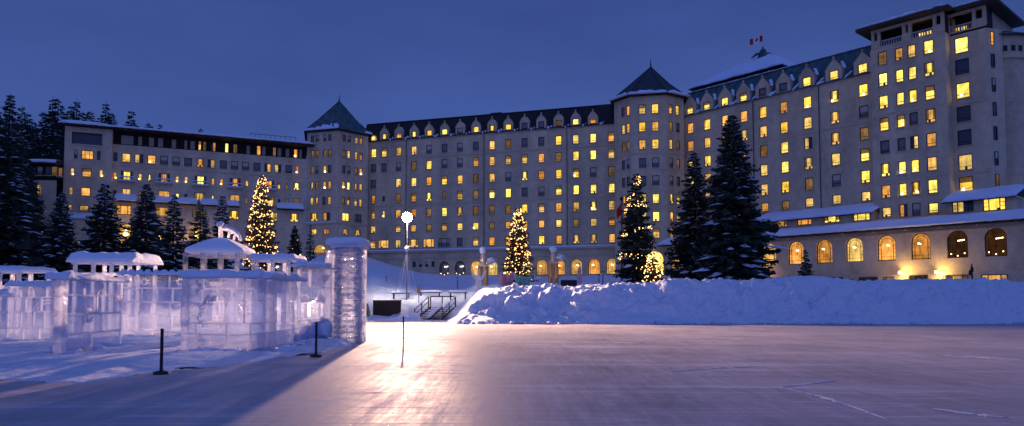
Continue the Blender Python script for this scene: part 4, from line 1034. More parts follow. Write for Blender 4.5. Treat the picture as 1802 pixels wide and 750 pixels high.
for k, (u, w_) in enumerate(gar): put_window(PL, u, zg - 4.2, w_, 3.0, 'S' if k % 2 else 'O', annex, 'arch', out=-.7, var=0)
mb.pbox(PL, lu0, lu1, 0, .12, (zA_ + zB_) / 2 + .02, (zA_ + zB_) / 2 + .2, 1)
# end block
ezA = PE.z(152.8, 272.5); ezB = PE.z(152.8, 304); ezC = PE.z(152, 337.5)
for zt, zbn, row, zc in ((roofz - .1, ezA + 1.6, [], 0), (ezA + 1.6, (ezA + ezB) / 2, [(132.5, .6, 'K', 'plain', 1.7), (152.8, 2.0, 'M', 'grid', 1.7), (173, .6, 'K', 'plain', 1.7)], ezA), ((ezA + ezB) / 2, (ezB + ezC) / 2, [(127.2, .6, 'V', 'plain', 1.4), (152.8, 1.6, 'O', 'sash', 1.6), (178, .6, 'V', 'plain', 1.4)], ezB), ((ezB + ezC) / 2, ezC - 1.8, [(126, .6, 'O', 'plain', 1.4), (152, 1.6, 'O', 'sash', 1.6)], ezC), (ezC - 1.8, ezC - 4.6, [(125, .6, 'O', 'plain', 1.0), (150, 1.5, 'O', 'sash', 1.0)], ezC - 3.1)):
    ops = []
    if not row:      # recessed top loggia
        u = PE.u(153, 250); ops = [(u, PE.z(153, 255) , 5.0, PE.z(153, 233.5) - PE.z(153, 255), False)]
        put_window(PE, u, ops[0][1], 5.0, ops[0][3], 'K', annex, 'plain', out=-.8)
    for x, w_, st, sty, h_ in row:
        u = PE.u(x, 300); ops.append((u, zc - h_ / 2, w_, h_, False)); put_window(PE, u, zc - h_ / 2, w_, h_, 'O' if sty == 'grid' else st, annex, sty)
    wall(mb, PE, eu0, eu1, zbn, zt, ops, rev=.8 if not row else .22)
wall(mb, PE, eu0, eu1, 5, ezC - 4.6, [(PE.u(134, 420), ezC - 10.6, 2.4, 2.4, False), (PE.u(165, 420), ezC - 10.6, 2.0, 2.4, False)], rev=.8)
for x, st in ((134, 'O'), (165, 'M')): put_window(PE, PE.u(x, 420), ezC - 10.6, 2.2, 2.4, st, annex, 'triple', out=-.7)
for u, sgn in ((eu0, 1), (eu1, 1)): mb.face([PE.p(u, 5, 0), PE.p(u, 5, -13 if u == eu0 else -1.2), PE.p(u, roofz, -13 if u == eu0 else -1.2), PE.p(u, roofz, 0)])
mb.pbox(PE, PE.u(128, 255), PE.u(177, 255), 0, .15, ezA + 1.75, ezA + 1.95, 1)
mb.build('wall', [M['stucco_pale'], M['stone_trim']], annex)
# penthouse strip
mb = MB(); pb = PL.off(-1.0)
mb.pbox(PL, lu0, lu1, -1.3, -1.0, roofz - 2.7, roofz, 0)
mb.pbox(PL, lu0, lu1, -1.05, .06, roofz - 2.6, roofz - 2.48, 0)
mb.build('penthouse_wall', M['dark_wood'], annex)
px_ = 200
pal = [(212, 236, 'P'), (242, 251, 'P'), (261, 272, 'P'), (277, 288, 'P'), (301, 311, 'P'), (324, 330, 'P'), (334, 344, 'P'), (349, 354, 'O'), (357, 363, 'S'), (371, 380, 'H'), (396, 402, 'Y'), (410, 418, 'S'), (433, 441, 'P'), (452, 459, 'O'), (461, 468, 'P'), (480, 486, 'M'), (488, 496, 'P'), (502, 510, 'P'), (517, 524, 'V'), (526, 532, 'P')]
for a, b, st in pal:
    ua_, ub_ = pb.u(a, 255), pb.u(b, 255); put_window(pb, (ua_ + ub_) / 2, roofz - 2.45, ub_ - ua_, 2.0, st, annex, 'plain', out=.06)
# roof, snow
mb = MB(); rb = PL.off(2.4); x0, x1 = PE.u(104, 220) , PL.L + 1.5
mb.pbox(PL, x0, x1, -13, 2.2, roofz, roofz + .28); mb.build('roof', M['dark_wood'], annex)
mb = MB(); c = [PL.p(x0, roofz + .3, 2.2), PL.p(x1, roofz + .3, 2.2), PL.p(x1, roofz + 1.2, -5), PL.p(x0 + 4, roofz + 1.2, -5)]
snow_slab(mb, c, .45, .1, 90, 6, 12, edge=.4); c = [PL.p(x0, roofz + .3, -13), PL.p(x0, roofz + .3, 2.2), PL.p(x0 + 4, roofz + 1.2, -5), PL.p(x0 + 4, roofz + 1.25, -5)]
snow_slab(mb, c, .4, .1, 20, 5, 3); u = PE.u(165, 215); c = [PL.p(x0, roofz + .35, 2.2), PL.p(u + 3, roofz + .35, 2.2), PL.p(u, roofz + 1.9, -4), PL.p(u - 5, roofz + 1.9, -4)]; snow_slab(mb, c, .4, .08, 30, 5, 3)
mb.build('roof_snow', M['roof_snow'], annex)
mb = MB(); pts_ = [PL.p(PL.u(442 + k * 9, 240), roofz + 2.5, -3) for k in range(10)]
mb.tube(pts_, .05, 5)
for p in pts_: mb.tube([p, p - Vector((0, 0, 1.1))], .04, 4)
mb.build('roof_railing', M['black_metal'], annex)
# balconies
for u, z in balc:
    b_ = MB(); b_.pbox(PL, u - 1.6, u + 1.6, .005, 1.0, z - .25, z - .05, 0)
    for k in range(13): uu = u - 1.5 + k * .25; b_.tube([PL.p(uu, z - .05, .93), PL.p(uu, z + .55, .93)], .03, 4, 0)
    b_.pbox(PL, u - 1.6, u + 1.6, .9, .98, z + .55, z + .63, 0)
    bo = b_.build('balcony', M['balustrade_white'], annex); s_ = MB(); snow_strip(s_, PL.p(u - 1.6, z + .62, .94), PL.p(u + 1.6, z + .62, .94), .3, .16, .2, u); snow_strip(s_, PL.p(u - 1.6, z - .05, .6), PL.p(u + 1.6, z - .05, .6), .8, .25, .2, u); s_.build('snow', M['roof_snow'], bo)
# snowy canopy above the ground storeys
can_z = (zC_ + zD_) / 2 + .1; cz_ = []
for a, b in ((201, 241), (269, 347), (352, 384), (400, 421), (487, 534)):
    c_ = MB(); u0_, u1_ = PL.u(a, 355), PL.u(b, 360); c_.pbox(PL, u0_, u1_, .005, 1.5, can_z - .25, can_z - .02, 0)
    ob = c_.build('canopy', M['dark_wood'], annex); s_ = MB(); snow_slab(s_, [PL.p(u0_, can_z, 1.5), PL.p(u1_, can_z, 1.5), PL.p(u1_, can_z + .9, .02), PL.p(u0_, can_z + .9, .02)], .45, .15, 20, 4, a, edge=.4); s_.build('snow', M['roof_snow'], ob)
# low porch of the end block
mb = MB(); pz = ezC - 5.0
mb.pbox(PE, PE.u(118, 380), PE.u(168, 380), .005, 2.6, pz - 4.5, pz - .4); ob = mb.build('porch', M['stucco_pale'], annex)
mb = MB(); u0_, u1_ = PE.u(114, 380), PE.u(171, 380); snow_slab(mb, [PE.p(u0_, pz - .4, 2.8), PE.p(u1_, pz - .4, 2.8), PE.p(u1_, pz + .3, .01), PE.p(u0_, pz + .3, .01)], .6, .15, 20, 4, 3); mb.build('snow', M['roof_snow'], ob)
# round bay at the far left end
cb_ = PE.p(eu0 - .2, 0, -4.5).xy; rb_ = 8.2; zrb = at(80, 289, 127.5).z
mb = MB(); A0, A1_ = R(155), R(292)
cyl_wall(mb, cb_, rb_, 5, zrb - 2.9, 20, 0, A0, A1_); cyl_wall(mb, cb_, rb_ - .15, zrb - 2.9, zrb, 20, 1, A0, A1_)
mb.build('round_bay_wall', [M['stucco_pale'], M['dark_wood']], annex)
mb = MB(); rows = []
for rr_, z in ((rb_ + 1.2, zrb - .05), (rb_ + 1.2, zrb + .2)): rows.append([(cb_[0] + rr_ * math.cos(A0 + (A1_ - A0) * k / 20), cb_[1] + rr_ * math.sin(A0 + (A1_ - A0) * k / 20), z) for k in range(21)])
mb.grid(rows, 0, False); mb.face(list(reversed(rows[0])) ); mb.face(rows[1]); mb.build('round_bay_roof', M['dark_wood'], annex)
mb = MB(); rows = []
for rr_, z in ((rb_ + 1.2, zrb + .21), (rb_ + 1.35, zrb + .45), (rb_ + 1.1, zrb + .75), (rb_ * .6, zrb + 1.4), (.1, zrb + 1.7)): rows.append([(cb_[0] + rr_ * math.cos(A0 + (A1_ - A0) * k / 20), cb_[1] + rr_ * math.sin(A0 + (A1_ - A0) * k / 20), z + .1 * noise.noise(Vector((k, z, 0)))) for k in range(21)])
mb.grid(rows, 0, True); mb.build('round_bay_snow', M['roof_snow'], annex)
def bay_window(px, py, w, h, st, sty='sash'):
    r = ray(px, py); dx, dy = r.x, r.y; a = dx * dx + dy * dy; b = -2 * (dx * cb_[0] + dy * cb_[1]); c = cb_[0] ** 2 + cb_[1] ** 2 - rb_ ** 2
    D = b * b - 4 * a * c
    if D < 0: return
    t = (-b - math.sqrt(D)) / (2 * a); p = Vector((dx * t, dy * t)); n = (p - Vector(cb_)).normalized(); d_ = Vector((-n.y, n.x))
    Pq = Plane(p.x, p.y, p.x + d_.x, p.y + d_.y); put_window(Pq, 0, CAMZ + r.z * t - h / 2, w, h, st, annex, sty, out=.07)
bay_window(66, 333.5, 1.0, 1.8, 'H'); bay_window(64, 366, 1.0, 1.6, 'M'); bay_window(97, 301, 1.2, 1.7, 'M'); bay_window(106, 303, .9, 1.7, 'M'); bay_window(71, 301, 1.1, 1.7, 'D'); bay_window(60, 302, 1.0, 1.7, 'K'); bay_window(85, 301, 1.1, 1.7, 'K')
bay_window(66, 410, 2.0, 3.2, 'O', 'arch')
# wall lanterns at the doors of the low wing and along the pavilion
def lantern(name, pos, label, r=.25, power=0, parentless=True, n=1):
    e = empty(name, pos); mb = MB(); mb.tube([Vector(pos) + Vector((0, 0, -.12)), Vector(pos) + Vector((0, 0, -.3)), Vector(pos) + Vector((0, .3, -.45))], .035, 5); mb.tube([Vector(pos) + Vector((0, 0, r * .95)), Vector(pos) + Vector((0, 0, r * .95 + .16))], [r * .9, .03], 8); mb.build('bracket', M['black_metal'], e)
    mb = MB(); mb.ball(pos, r, 0, 10, 8); mb.build('globe', M['warm_lantern'], e)
    if power:
        l = bpy.data.lights.new('lantern_light', 'POINT'); l.energy = power; l.color = (1, .62, .18); l.shadow_soft_size = r; o = bpy.data.objects.new('lantern_light', l); col.objects.link(o); o.location = Vector(pos) + Vector((0, -r - .25, 0)); keep(o, e)
    tag(e, label, 'lamp', 'warm wall lamps on the hotel'); return e
for x, y, lb in ((1588, 480, 'glowing wall lamp low on the pavilion under the fifth arched window'), (1652, 479, 'glowing wall lamp low on the pavilion left of the first dark arched window')):
    lantern('wall_lamp', P2.p(P2.u(x, y), P2.z(x, y), .75), lb, .27, 330)
lantern('wall_lamp', P2.p(P2.u(1338, 487), P2.z(1338, 487), .9), 'glowing wall lamp seen at the foot of the big dark spruce', .28, 120)
for x, y, lb, pw in ((222, 413, 'cluster lamp over the low wing door between two spruces', 260), (283, 416, 'small lamp at the low wing arch right of the tall spruce', 150), (345, 419, 'lamp over the low wing arch left of the ice gazebo', 210)):
    e = lantern('wall_lamp', PL.p(PL.u(x, y), PL.z(x, y), .8), lb, .42 if pw > 200 else .2, pw)
pz_ = at(68, 406, 131); lantern('wall_lamp', (pz_.x, 128.0, pz_.z), 'lamp in the arched porch of the round bay at far left', .3, 250)

# ------------------------------------------------------------ trees
def spruce(H, Rad, seed, shape=.86, dens=1.0, snow=.3, whorls=34, nb=10, twig=9, top=.04, ragged=.2):
    rnd = random.Random(seed); tr, cr, sn = MB(), MB(), MB()
    tr.tube([(0, 0, -.6), (0, 0, H * .5), (0, 0, H * .98)], [H * .018, H * .011, .02], 7)
    for i in range(whorls):
        f = i / whorls; z = H * (.05 + .93 * f ** .92); r0 = Rad * (1 - f) ** shape * (1 + rnd.uniform(-ragged, ragged) * .6) + Rad * top
        k = max(4, int(nb * (1 - f * .45)))
        for b in range(k):
            az = 2 * math.pi * (b + rnd.random() * .9) / k + i * 1.3; L = r0 * rnd.choice((.62, .85, 1, 1, 1.12)) * rnd.uniform(.85, 1.1 + ragged * .5); zz = z + rnd.uniform(-.35, .35) * H / whorls
            dx, dy = math.cos(az), math.sin(az); droop = rnd.uniform(.22, .48) * (1 - f * .9)
            def P(s): return Vector((dx * L * s, dy * L * s, zz - droop * L * s + .18 * L * s * s * s))
            tw = max(3, int(twig * (.5 + .5 * L / Rad)))
            px, py = -dy, dx
            wdt = .11 * L + .10
            for t in range(tw):
                s = .12 + .88 * (t + rnd.random() * .6) / tw; p = P(s); ln = (L * .36 * (1.1 - s) + .12 * Rad * .6) * rnd.uniform(.6, 1.3)
                for sd in (-1, 1):
                    if rnd.random() > dens: continue
                    e = p + Vector((dx * ln * .7 + px * sd * ln * .75, dy * ln * .7 + py * sd * ln * .75, -ln * rnd.uniform(.12, .6)))
                    w_ = wdt * rnd.uniform(.25, .5); m_ = (p + e) / 2; hang = Vector((0, 0, -w_ * rnd.uniform(1.0, 2.2)))
                    side = Vector((px, py, 0)) * w_ * .5
                    cr.face([p, m_ + side * .6 + Vector((0, 0, .03)), e, m_ - side * .6 + hang])
            s0 = P(.08); s1 = P(1.04); cr.face([s0, P(.5) + Vector((px, py, 0)) * wdt * .4, s1, P(.5) - Vector((px, py, 0)) * wdt * .4 - Vector((0, 0, wdt * .5))])
            if rnd.random() < snow:
                s = rnd.uniform(.45, .95); p = P(s) + Vector((0, 0, .03)); a = rnd.uniform(.08, .34) * (.5 + L * .38)
                c0 = len(sn.v)
                ring = [p + Vector((dx * math.cos(t) * a * 2.1 + px * math.sin(t) * a, dy * math.cos(t) * a * 2.1 + py * math.sin(t) * a, -droop * math.cos(t) * a * 1.2 - .02 + rnd.uniform(-.05, .05))) * 1 for t in [2 * math.pi * q / 7 for q in range(7)]]
                tp = p + Vector((0, 0, a * .42))
                sn.v += ring + [tp]
                for q in range(7): sn.f.append([c0 + q, c0 + (q + 1) % 7, c0 + 7]); sn.m.append(0); sn.sm.append(True)
    return tr, cr, sn
def make_tree(name, H, Rad, seed, loc, label, group=None, needles='needles', **kw):
    tr, cr, sn = spruce(H, Rad, seed, **kw)
    e = empty(name, (0, 0, 0))
    tr.build('trunk', M['bark'], e); cr.build('crown', M[needles], e, origin='world')
    if sn.v: sn.build('snow', M['snow'], e, origin='world')
    e.location = loc; tag(e, label, 'tree', group); return e
def base_at(px, Y, sink=.2):
    x = (px - 901) / F * Y; return Vector((x, Y, terrain(x, Y) - sink))
def tree_px(name, px, top, Y, wpx, seed, label, group=None, **kw):
    b = base_at(px, Y); H = at(px, top, Y).z - b.z; return make_tree(name, H, wpx * Y / F / 2, seed, b, label, group, **kw)
SG = 'spruces standing round the hotel'
tree_px('spruce_tree', 1293, 194, 76, 120, 1, 'largest dark spruce with snow patches, in front of the right wing', SG, whorls=46, nb=14, twig=13, snow=.5, ragged=.36, shape=.74)
tree_px('spruce_tree', 1224, 262, 82, 104, 2, 'slimmer dark spruce leaning against the left side of the biggest spruce', SG, whorls=44, nb=10, twig=10, snow=.45, ragged=.3)
tree_px('spruce_tree', 1418, 436, 84, 40, 3, 'small thin spruce in front of the first arched pavilion windows', SG, whorls=22, nb=7, twig=6, snow=.1)
tree_px('spruce_tree', 104, 334, 92, 84, 4, 'narrow spruce left of the porch behind the ice castle', SG, whorls=36, nb=9, twig=8, snow=.6)
tree_px('spruce_tree', 180, 318, 96, 96, 5, 'snow dusted spruce in front of the projecting end block', SG, whorls=38, nb=9, twig=9, snow=.6)
tree_px('spruce_tree', 254, 318, 94, 98, 6, 'broad dark spruce in front of the second balcony of the low wing', SG, whorls=38, nb=10, twig=9, snow=.6)
tree_px('spruce_tree', 303, 338, 98, 74, 7, 'slim spruce just left of the ice gazebo roof', SG, whorls=32, nb=8, twig=8, snow=.6)
tree_px('spruce_tree', 350, 352, 104, 72, 8, 'shorter spruce behind the ice gazebo ornament', SG, whorls=28, nb=8, twig=8, snow=.6)
tree_px('spruce_tree', 389, 340, 108, 62, 9, 'thin spruce between the gazebo ornament and the lit tree', SG, whorls=28, nb=8, twig=8, snow=.6)
tree_px('spruce_tree', 6, 158, 88, 104, 10, 'towering dark spruce cut by the left edge', SG, whorls=50, nb=11, twig=10, snow=.6, ragged=.4)
tree_px('spruce_tree', 545, 392, 112, 30, 12, 'little unlit spruce at the foot of the left tower', SG, whorls=18, nb=7, twig=6, snow=.3)

# lit christmas trees
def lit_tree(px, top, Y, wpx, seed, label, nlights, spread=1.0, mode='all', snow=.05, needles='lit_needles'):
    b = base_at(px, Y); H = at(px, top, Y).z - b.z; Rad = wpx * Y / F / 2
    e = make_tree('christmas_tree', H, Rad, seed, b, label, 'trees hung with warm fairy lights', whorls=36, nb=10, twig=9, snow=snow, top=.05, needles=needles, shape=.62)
    rnd = random.Random(seed); mb = MB(); path = []
    # garland: an irregular spiral of bulbs climbing the crown
    turns = 8.5
    for k in range(nlights):
        f = (k + rnd.random() * .5) / nlights; f = f ** 1.15 * .97
        az = f * turns * 2 * math.pi * 1.0 + rnd.uniform(-.22, .22)
        if mode == 'front' and rnd.random() < .25: az = rnd.uniform(3.6, 5.8)
        z = H * (.07 + .91 * f) + rnd.gauss(0, H * .012) + .5 * H * .04 * math.sin(az * 1.7 + seed)
        r = (Rad * (1 - z / H) ** .62 + Rad * .04) * rnd.uniform(.85, 1.04)
        if mode == 'sparse' and (math.sin(f * 23 + seed) < -.25): continue
        s = rnd.choice((.03, .045, .06, .08, .095)) * rnd.uniform(.7, .95) * Y / 100
        mb.ball((r * math.cos(az), r * math.sin(az), z - .06 * Rad), s, 0, 6, 4)
    o = mb.build('fairy_lights', M['fairy_light'], None, origin='world'); o.parent = e
    return e
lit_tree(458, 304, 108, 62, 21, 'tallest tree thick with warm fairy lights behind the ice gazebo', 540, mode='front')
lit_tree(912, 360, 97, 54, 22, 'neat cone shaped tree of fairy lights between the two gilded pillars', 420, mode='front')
lit_tree(1121, 299, 96, 74, 23, 'dark tree with loose strands of fairy lights beside the octagonal tower', 430, mode='sparse', needles='needles')
lit_tree(518, 394, 112, 30, 24, 'small dim tree with a few fairy lights at the foot of the left tower', 22, mode='sparse', needles='needles')
lt = empty('lit_shrub', base_at(1150, 92)); b = base_at(1150, 92)
tr, cr, sn = spruce(4.4, 1.6, 31, whorls=16, nb=8, twig=6, snow=.1)
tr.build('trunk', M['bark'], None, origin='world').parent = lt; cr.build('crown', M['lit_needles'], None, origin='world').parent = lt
mb = MB(); rnd = random.Random(5)
for k in range(120):
    f = rnd.random() ** .8; az = rnd.uniform(0, 6.28); mb.ball((1.45 * (1 - f * .6) * math.cos(az), 1.45 * (1 - f * .6) * math.sin(az), .3 + 3.6 * f), rnd.uniform(.05, .09), 0, 6, 4)
mb.build('fairy_lights', M['fairy_light'], None, origin='world').parent = lt; tag(lt, 'small bush dense with fairy lights at the right foot of the dark lit tree', 'tree')

# forest on the slope behind the low wing: shared meshes, one object per tree
protos = []
for s in range(4):
    tr, cr, sn = spruce(20, 3.6 - .35 * s, 40 + s, whorls=36, nb=10, twig=8, snow=.16, ragged=.5, dens=.95, top=.07)
    protos.append((tr, cr, sn))
fprotos = []
for i, (tr, cr, sn) in enumerate(protos):
    e = empty('forest_spruce', (0, 0, 0)); tr.build('trunk', M['bark'], e, origin='world'); cr.build('crown', M['forest_needles'], e, origin='world'); sn.build('snow', M['snow'], e, origin='world'); fprotos.append(e)
# (px, top y, distance)
forest = [(38, 192, 165), (52, 215, 150), (66, 190, 190), (82, 163, 175), (92, 165, 182), (103, 200, 170), (115, 178, 200), (125, 168, 200), (135, 190, 205), (149, 188, 210), (160, 205, 225), (177, 172, 210), (188, 192, 215), (197, 212, 225), (223, 188, 215), (233, 212, 220), (252, 210, 225), (258, 214, 235), (274, 213, 232), (347, 220, 240),
          (-20, 170, 160), (-45, 150, 150), (28, 180, 140), (0, 200, 125), (46, 240, 140), (62, 238, 160), (74, 230, 150), (90, 225, 160), (30, 235, 120), (58, 262, 138), (18, 250, 110), (80, 252, 155), (40, 275, 122), (98, 240, 165), (-8, 245, 120), (140, 210, 200), (108, 215, 175), (48, 205, 172), (70, 212, 165), (20, 205, 150), (36, 300, 112), (44, 330, 108), (12, 320, 104), (30, 345, 100), (52, 372, 102), (24, 228, 128), (34, 262, 118), (66, 262, 140), (92, 262, 150), (104, 268, 152), (72, 280, 140), (86, 285, 142), (56, 240, 150), (98, 222, 175), (84, 205, 178), (70, 190, 186), (-30, 200, 130), (110, 200, 190), (26, 290, 106), (40, 248, 120), (60, 300, 150), (46, 285, 116), (118, 196, 205), (142, 196, 215), (168, 200, 215), (182, 198, 222)]
extra = ['tallest of the pair', 'bare topped', 'bushy', 'narrow', 'lopsided', 'snow flecked']
for i, (px, ty, Y) in enumerate(forest):
    o = fprotos[i] if i < 4 else copy_tree(fprotos[i % 4])
    x = (px - 901) / F * Y; zb0 = terrain(x, Y) if Y < 460 else 60; zt = at(px, ty, Y).z; H = zt - zb0 + .5
    if H < 9: zb0 = zt - 12; H = 12.5
    o.location = (x, Y, zb0 - .5); s = H / 20; o.scale = (s * random.uniform(.8, 1.05), s * random.uniform(.8, 1.05), s); o.rotation_euler = (0, 0, random.uniform(0, 6.28))
    side = 'above the flat snowy roof of the low wing' if px > 105 else 'on the wooded slope left of the low wing'
    tag(o, 'dark wild spruce ' + side, 'tree', 'wild spruces above the low wing roof' if px > 105 else 'wild spruces on the slope left of the low wing')

# ------------------------------------------------------------ floodlight mast
lb = base_at(716, 72, 0); lh = at(714, 383, 72)
mast = empty('floodlight_mast', lb); tag(mast, 'tall thin mast with one dazzling floodlight behind the wooden steps', 'floodlight')
mb = MB(); mb.tube([lb - Vector((0, 0, .3)), Vector((lb.x, lb.y, lh.z - .1))], [.07, .045], 8); mb.build('pole', M['grey_metal'], mast)
hd = Vector((lb.x, lb.y, lh.z)); mb = MB(); mb.tube([hd + Vector((0, .55, .25)), hd + Vector((0, .12, .03))], [.10, .36], 12, caps=True); mb.tube([hd + Vector((0, .35, -.1)), hd + Vector((0, .1, -.5)), hd + Vector((0, 0, -.6))], .04, 6); mb.build('housing', M['black_metal'], mast)
mb = MB(); mb.ball(hd + Vector((0, -.12, 0)), .50, 0, 20, 14); mb.build('lamp', M['flood_glow'], mast)
l = bpy.data.lights.new('flood_lamp', 'POINT'); l.energy = LAMP_POWER; l.color = (1.0, .70, .56); l.shadow_soft_size = .3; lo = bpy.data.objects.new('flood_lamp', l); col.objects.link(lo); lo.location = hd + Vector((0, -.65, -.1)); keep(lo, mast)
for tx, ty, fk in ((-24, 26, 8.0), (6, 8, 2.9), (27, 16, 9.5)):       # three flood beams thrown out over the rink
    l = bpy.data.lights.new('flood_beam', 'SPOT'); l.energy = FLOOD_POWER * fk; l.color = (1.0, .60, .43); l.shadow_soft_size = .3; l.spot_size = R(54); l.spot_blend = 1.0
    o = bpy.data.objects.new('flood_beam', l); col.objects.link(o); o.location = hd + Vector((0, -.7, -.1)); dv = Vector((tx, ty, 0)) - o.location; o.rotation_euler = dv.to_track_quat('-Z', 'Y').to_euler(); keep(o, mast)
# white tipi of stretched light cords at the mast foot, with a small collar
tp = empty('cord_tipi', lb); tag(tp, 'white cords stretched from a snowy collar like a bare tipi round the mast', 'cord frame')
ct = at(716, 440, 72)
for k, (px, py) in enumerate(((696, 514), (703, 517), (713, 519), (719, 519), (724, 516), (733, 509))):
    mb = MB(); q = at(px, py, 72 + (-1.2 if k in (1, 2, 3) else .8)); mb.tube([ct, q - Vector((0, 0, .3))], .022, 4); mb.build('cord', M['white_metal'], tp)
mb = MB(); mb.ball(ct + Vector((0, 0, .12)), .26, 0, 10, 8, amp=.4); mb.build('snow_knob', M['snow'], tp)

# ------------------------------------------------------------ wooden steps
Ys = 60.5; s0 = at(735, 562, Ys); base = Vector((s0.x, Ys, 0))
st = empty('wooden_steps', base); tag(st, 'dark wooden steps with two handrails climbing from the rink to the snowy terrace', 'steps')
x0, x1 = at(731, 560, Ys).x, at(778, 560, Ys).x; dx = .9
for k in range(6):
    mb = MB(); z = .14 + k * .19; y = Ys + k * .36; s = dx * k / 6; mb.box(x0 + s, x1 + s, y, y + .34, z - .05, z); mb.build('tread', M['wood'], st)
mb = MB()
for x in (x0 + .05, (x0 + x1) / 2, x1 - .05): mb.hexa([(x - .04, Ys, 0), (x + .04, Ys, 0), (x + .04 + dx, Ys + 2.2, .95), (x - .04 + dx, Ys + 2.2, .95), (x - .04, Ys, .1), (x + .04, Ys, .1), (x + .04 + dx, Ys + 2.2, 1.06), (x - .04 + dx, Ys + 2.2, 1.06)])
mb.build('stringer', M['dark_wood'], st)
for x in (x0 - .06, x1 + .06):
    mb = MB(); a, b = Vector((x, Ys, .9)), Vector((x + dx, Ys + 2.2, 2.0))
    mb.tube([a, b], .055, 6); 
    for t in (0, .5, 1): p = a.lerp(b, t); mb.tube([p, Vector((p.x, p.y, p.z - .92))], .05, 6)
    mb.tube([a - Vector((0, 0, .45)), b - Vector((0, 0, .45))], .035, 6)
    mb.build('handrail', M['wood'], st)
    s_ = MB(); snow_strip(s_, a + Vector((0, 0, .05)), b + Vector((0, 0, .05)), .10, .05, .2, x); s_.build('snow', M['fine_snow'], st)
mb = MB(); snow_strip(mb, ((x0 + x1) / 2 - .1, Ys + .1, .2), ((x0 + x1) / 2 + dx - .1, Ys + 2.2, 1.2), .45, .12, .3, 4); mb.build('tread_snow', M['fine_snow'], st)
# top rail / low fence beyond the steps
fe = empty('terrace_rail', Vector((x0 + dx, Ys + 2.3, 1.0))); tag(fe, 'low dark rail at the top of the wooden steps', 'railing')
mb = MB(); yy = Ys + 2.4; mb.tube([(x0 + dx + .1, yy, 2.0), (x1 + dx, yy + .3, 2.02)], .05, 6)
for x in (x0 + dx + .1, (x0 + x1) / 2 + dx, x1 + dx): mb.tube([(x, yy + .1, .9), (x, yy + .1, 2.0)], .05, 6)
mb.build('rail', M['wood'], fe)
def bench(name, px, py, Y, w, label):
    p = at(px, py, Y); e = empty(name, (p.x, Y, p.z)); mb = MB(); mb.box(p.x - w / 2, p.x + w / 2, Y - .25, Y + .25, p.z + .22, p.z + .3)
    mb.build('seat', M['wood'], e)
    for s in (-1, 1): m_ = MB(); m_.box(p.x + s * w * .4 - .05, p.x + s * w * .4 + .05, Y - .2, Y + .2, p.z - .5, p.z + .22); m_.build('leg', M['wood'], e)
    m_ = MB(); snow_strip(m_, (p.x - w / 2, Y, p.z + .3), (p.x + w / 2, Y, p.z + .3), .5, .16, .2, px); m_.build('snow', M['fine_snow'], e); tag(e, label, 'bench', 'benches on the terrace'); return e
bench('park_bench', 706, 521, 73.5, 1.9, 'snow topped bench behind the foot of the floodlight mast')
bench('park_bench', 757, 519, 74, 2.4, 'snow topped bench above the wooden steps')
bench('park_bench', 806, 520, 70, 1.8, 'snow topped bench left of the nearer gilded pillar')

# dark crate and green tarpaulin heap at the rink edge
q0, q1 = at(656, 563, 60), at(687, 563, 60); cr_ = empty('wooden_crate', (q0.lerp(q1, .5).x, 60.5, 0)); tag(cr_, 'large dark brown plywood box on the snow at the rink edge', 'box')
h_ = at(670, 529.5, 60).z; xa, xb = q0.x, q1.x
mb = MB(); mb.hexa([(xa, 60, -.1), (xb, 60, -.1), (xb + .55, 62.0, -.1), (xa + .3, 62, -.1), (xa, 60, h_), (xb, 60, h_), (xb + .6, 62, h_), (xa + .3, 62, h_)]); mb.build('body', M['dark_wood'], cr_)
mb = MB(); mb.hexa([(xa - .04, 59.93, h_), (xb + .04, 59.93, h_), (xb + .66, 62.05, h_), (xa + .24, 62.05, h_), (xa - .04, 59.93, h_ + .06), (xb + .04, 59.93, h_ + .06), (xb + .66, 62.05, h_ + .06), (xa + .24, 62.05, h_ + .06)]); mb.box((xa + xb) / 2 - .3, (xa + xb) / 2 + .12, 59.94, 59.99, h_ * .5, h_ * .85); mb.build('lid', M['dark_wood'], cr_)
p = at(641, 562, 59); mb = MB(); w0, w1 = at(634, 560, 59).x, at(651, 560, 59).x; ht_ = at(641, 533, 59).z
mb.hexa([(w0, 59, -.1), (w1, 59.2, -.1), (w1 - .05, 60.4, -.1), (w0, 60.4, -.1), (w0 + .02, 59.2, ht_), (w1 - .42, 59.3, ht_ - .05), (w1 - .42, 60.2, ht_ - .05), (w0 + .02, 60.2, ht_)]); tag(mb.build('tarpaulin_stack', M['green_cloth']), 'grey green tarpaulin covered stack between the ice tower and the crate', 'stack')
# small yellow sign on a stick
p = at(737, 524, 69); sg = empty('sign_post', p); mb = MB(); mb.tube([p - Vector((0, 0, .5)), p + Vector((0, 0, 1.1))], .035, 6); mb.build('post', M['wood'], sg); mb = MB(); mb.box(p.x - .18, p.x + .18, p.y - .06, p.y - .03, p.z + .45, p.z + 1.0); mb.build('board', M['gold_wood'], sg); tag(sg, 'small yellowish notice board on a stick beside the mast', 'sign')

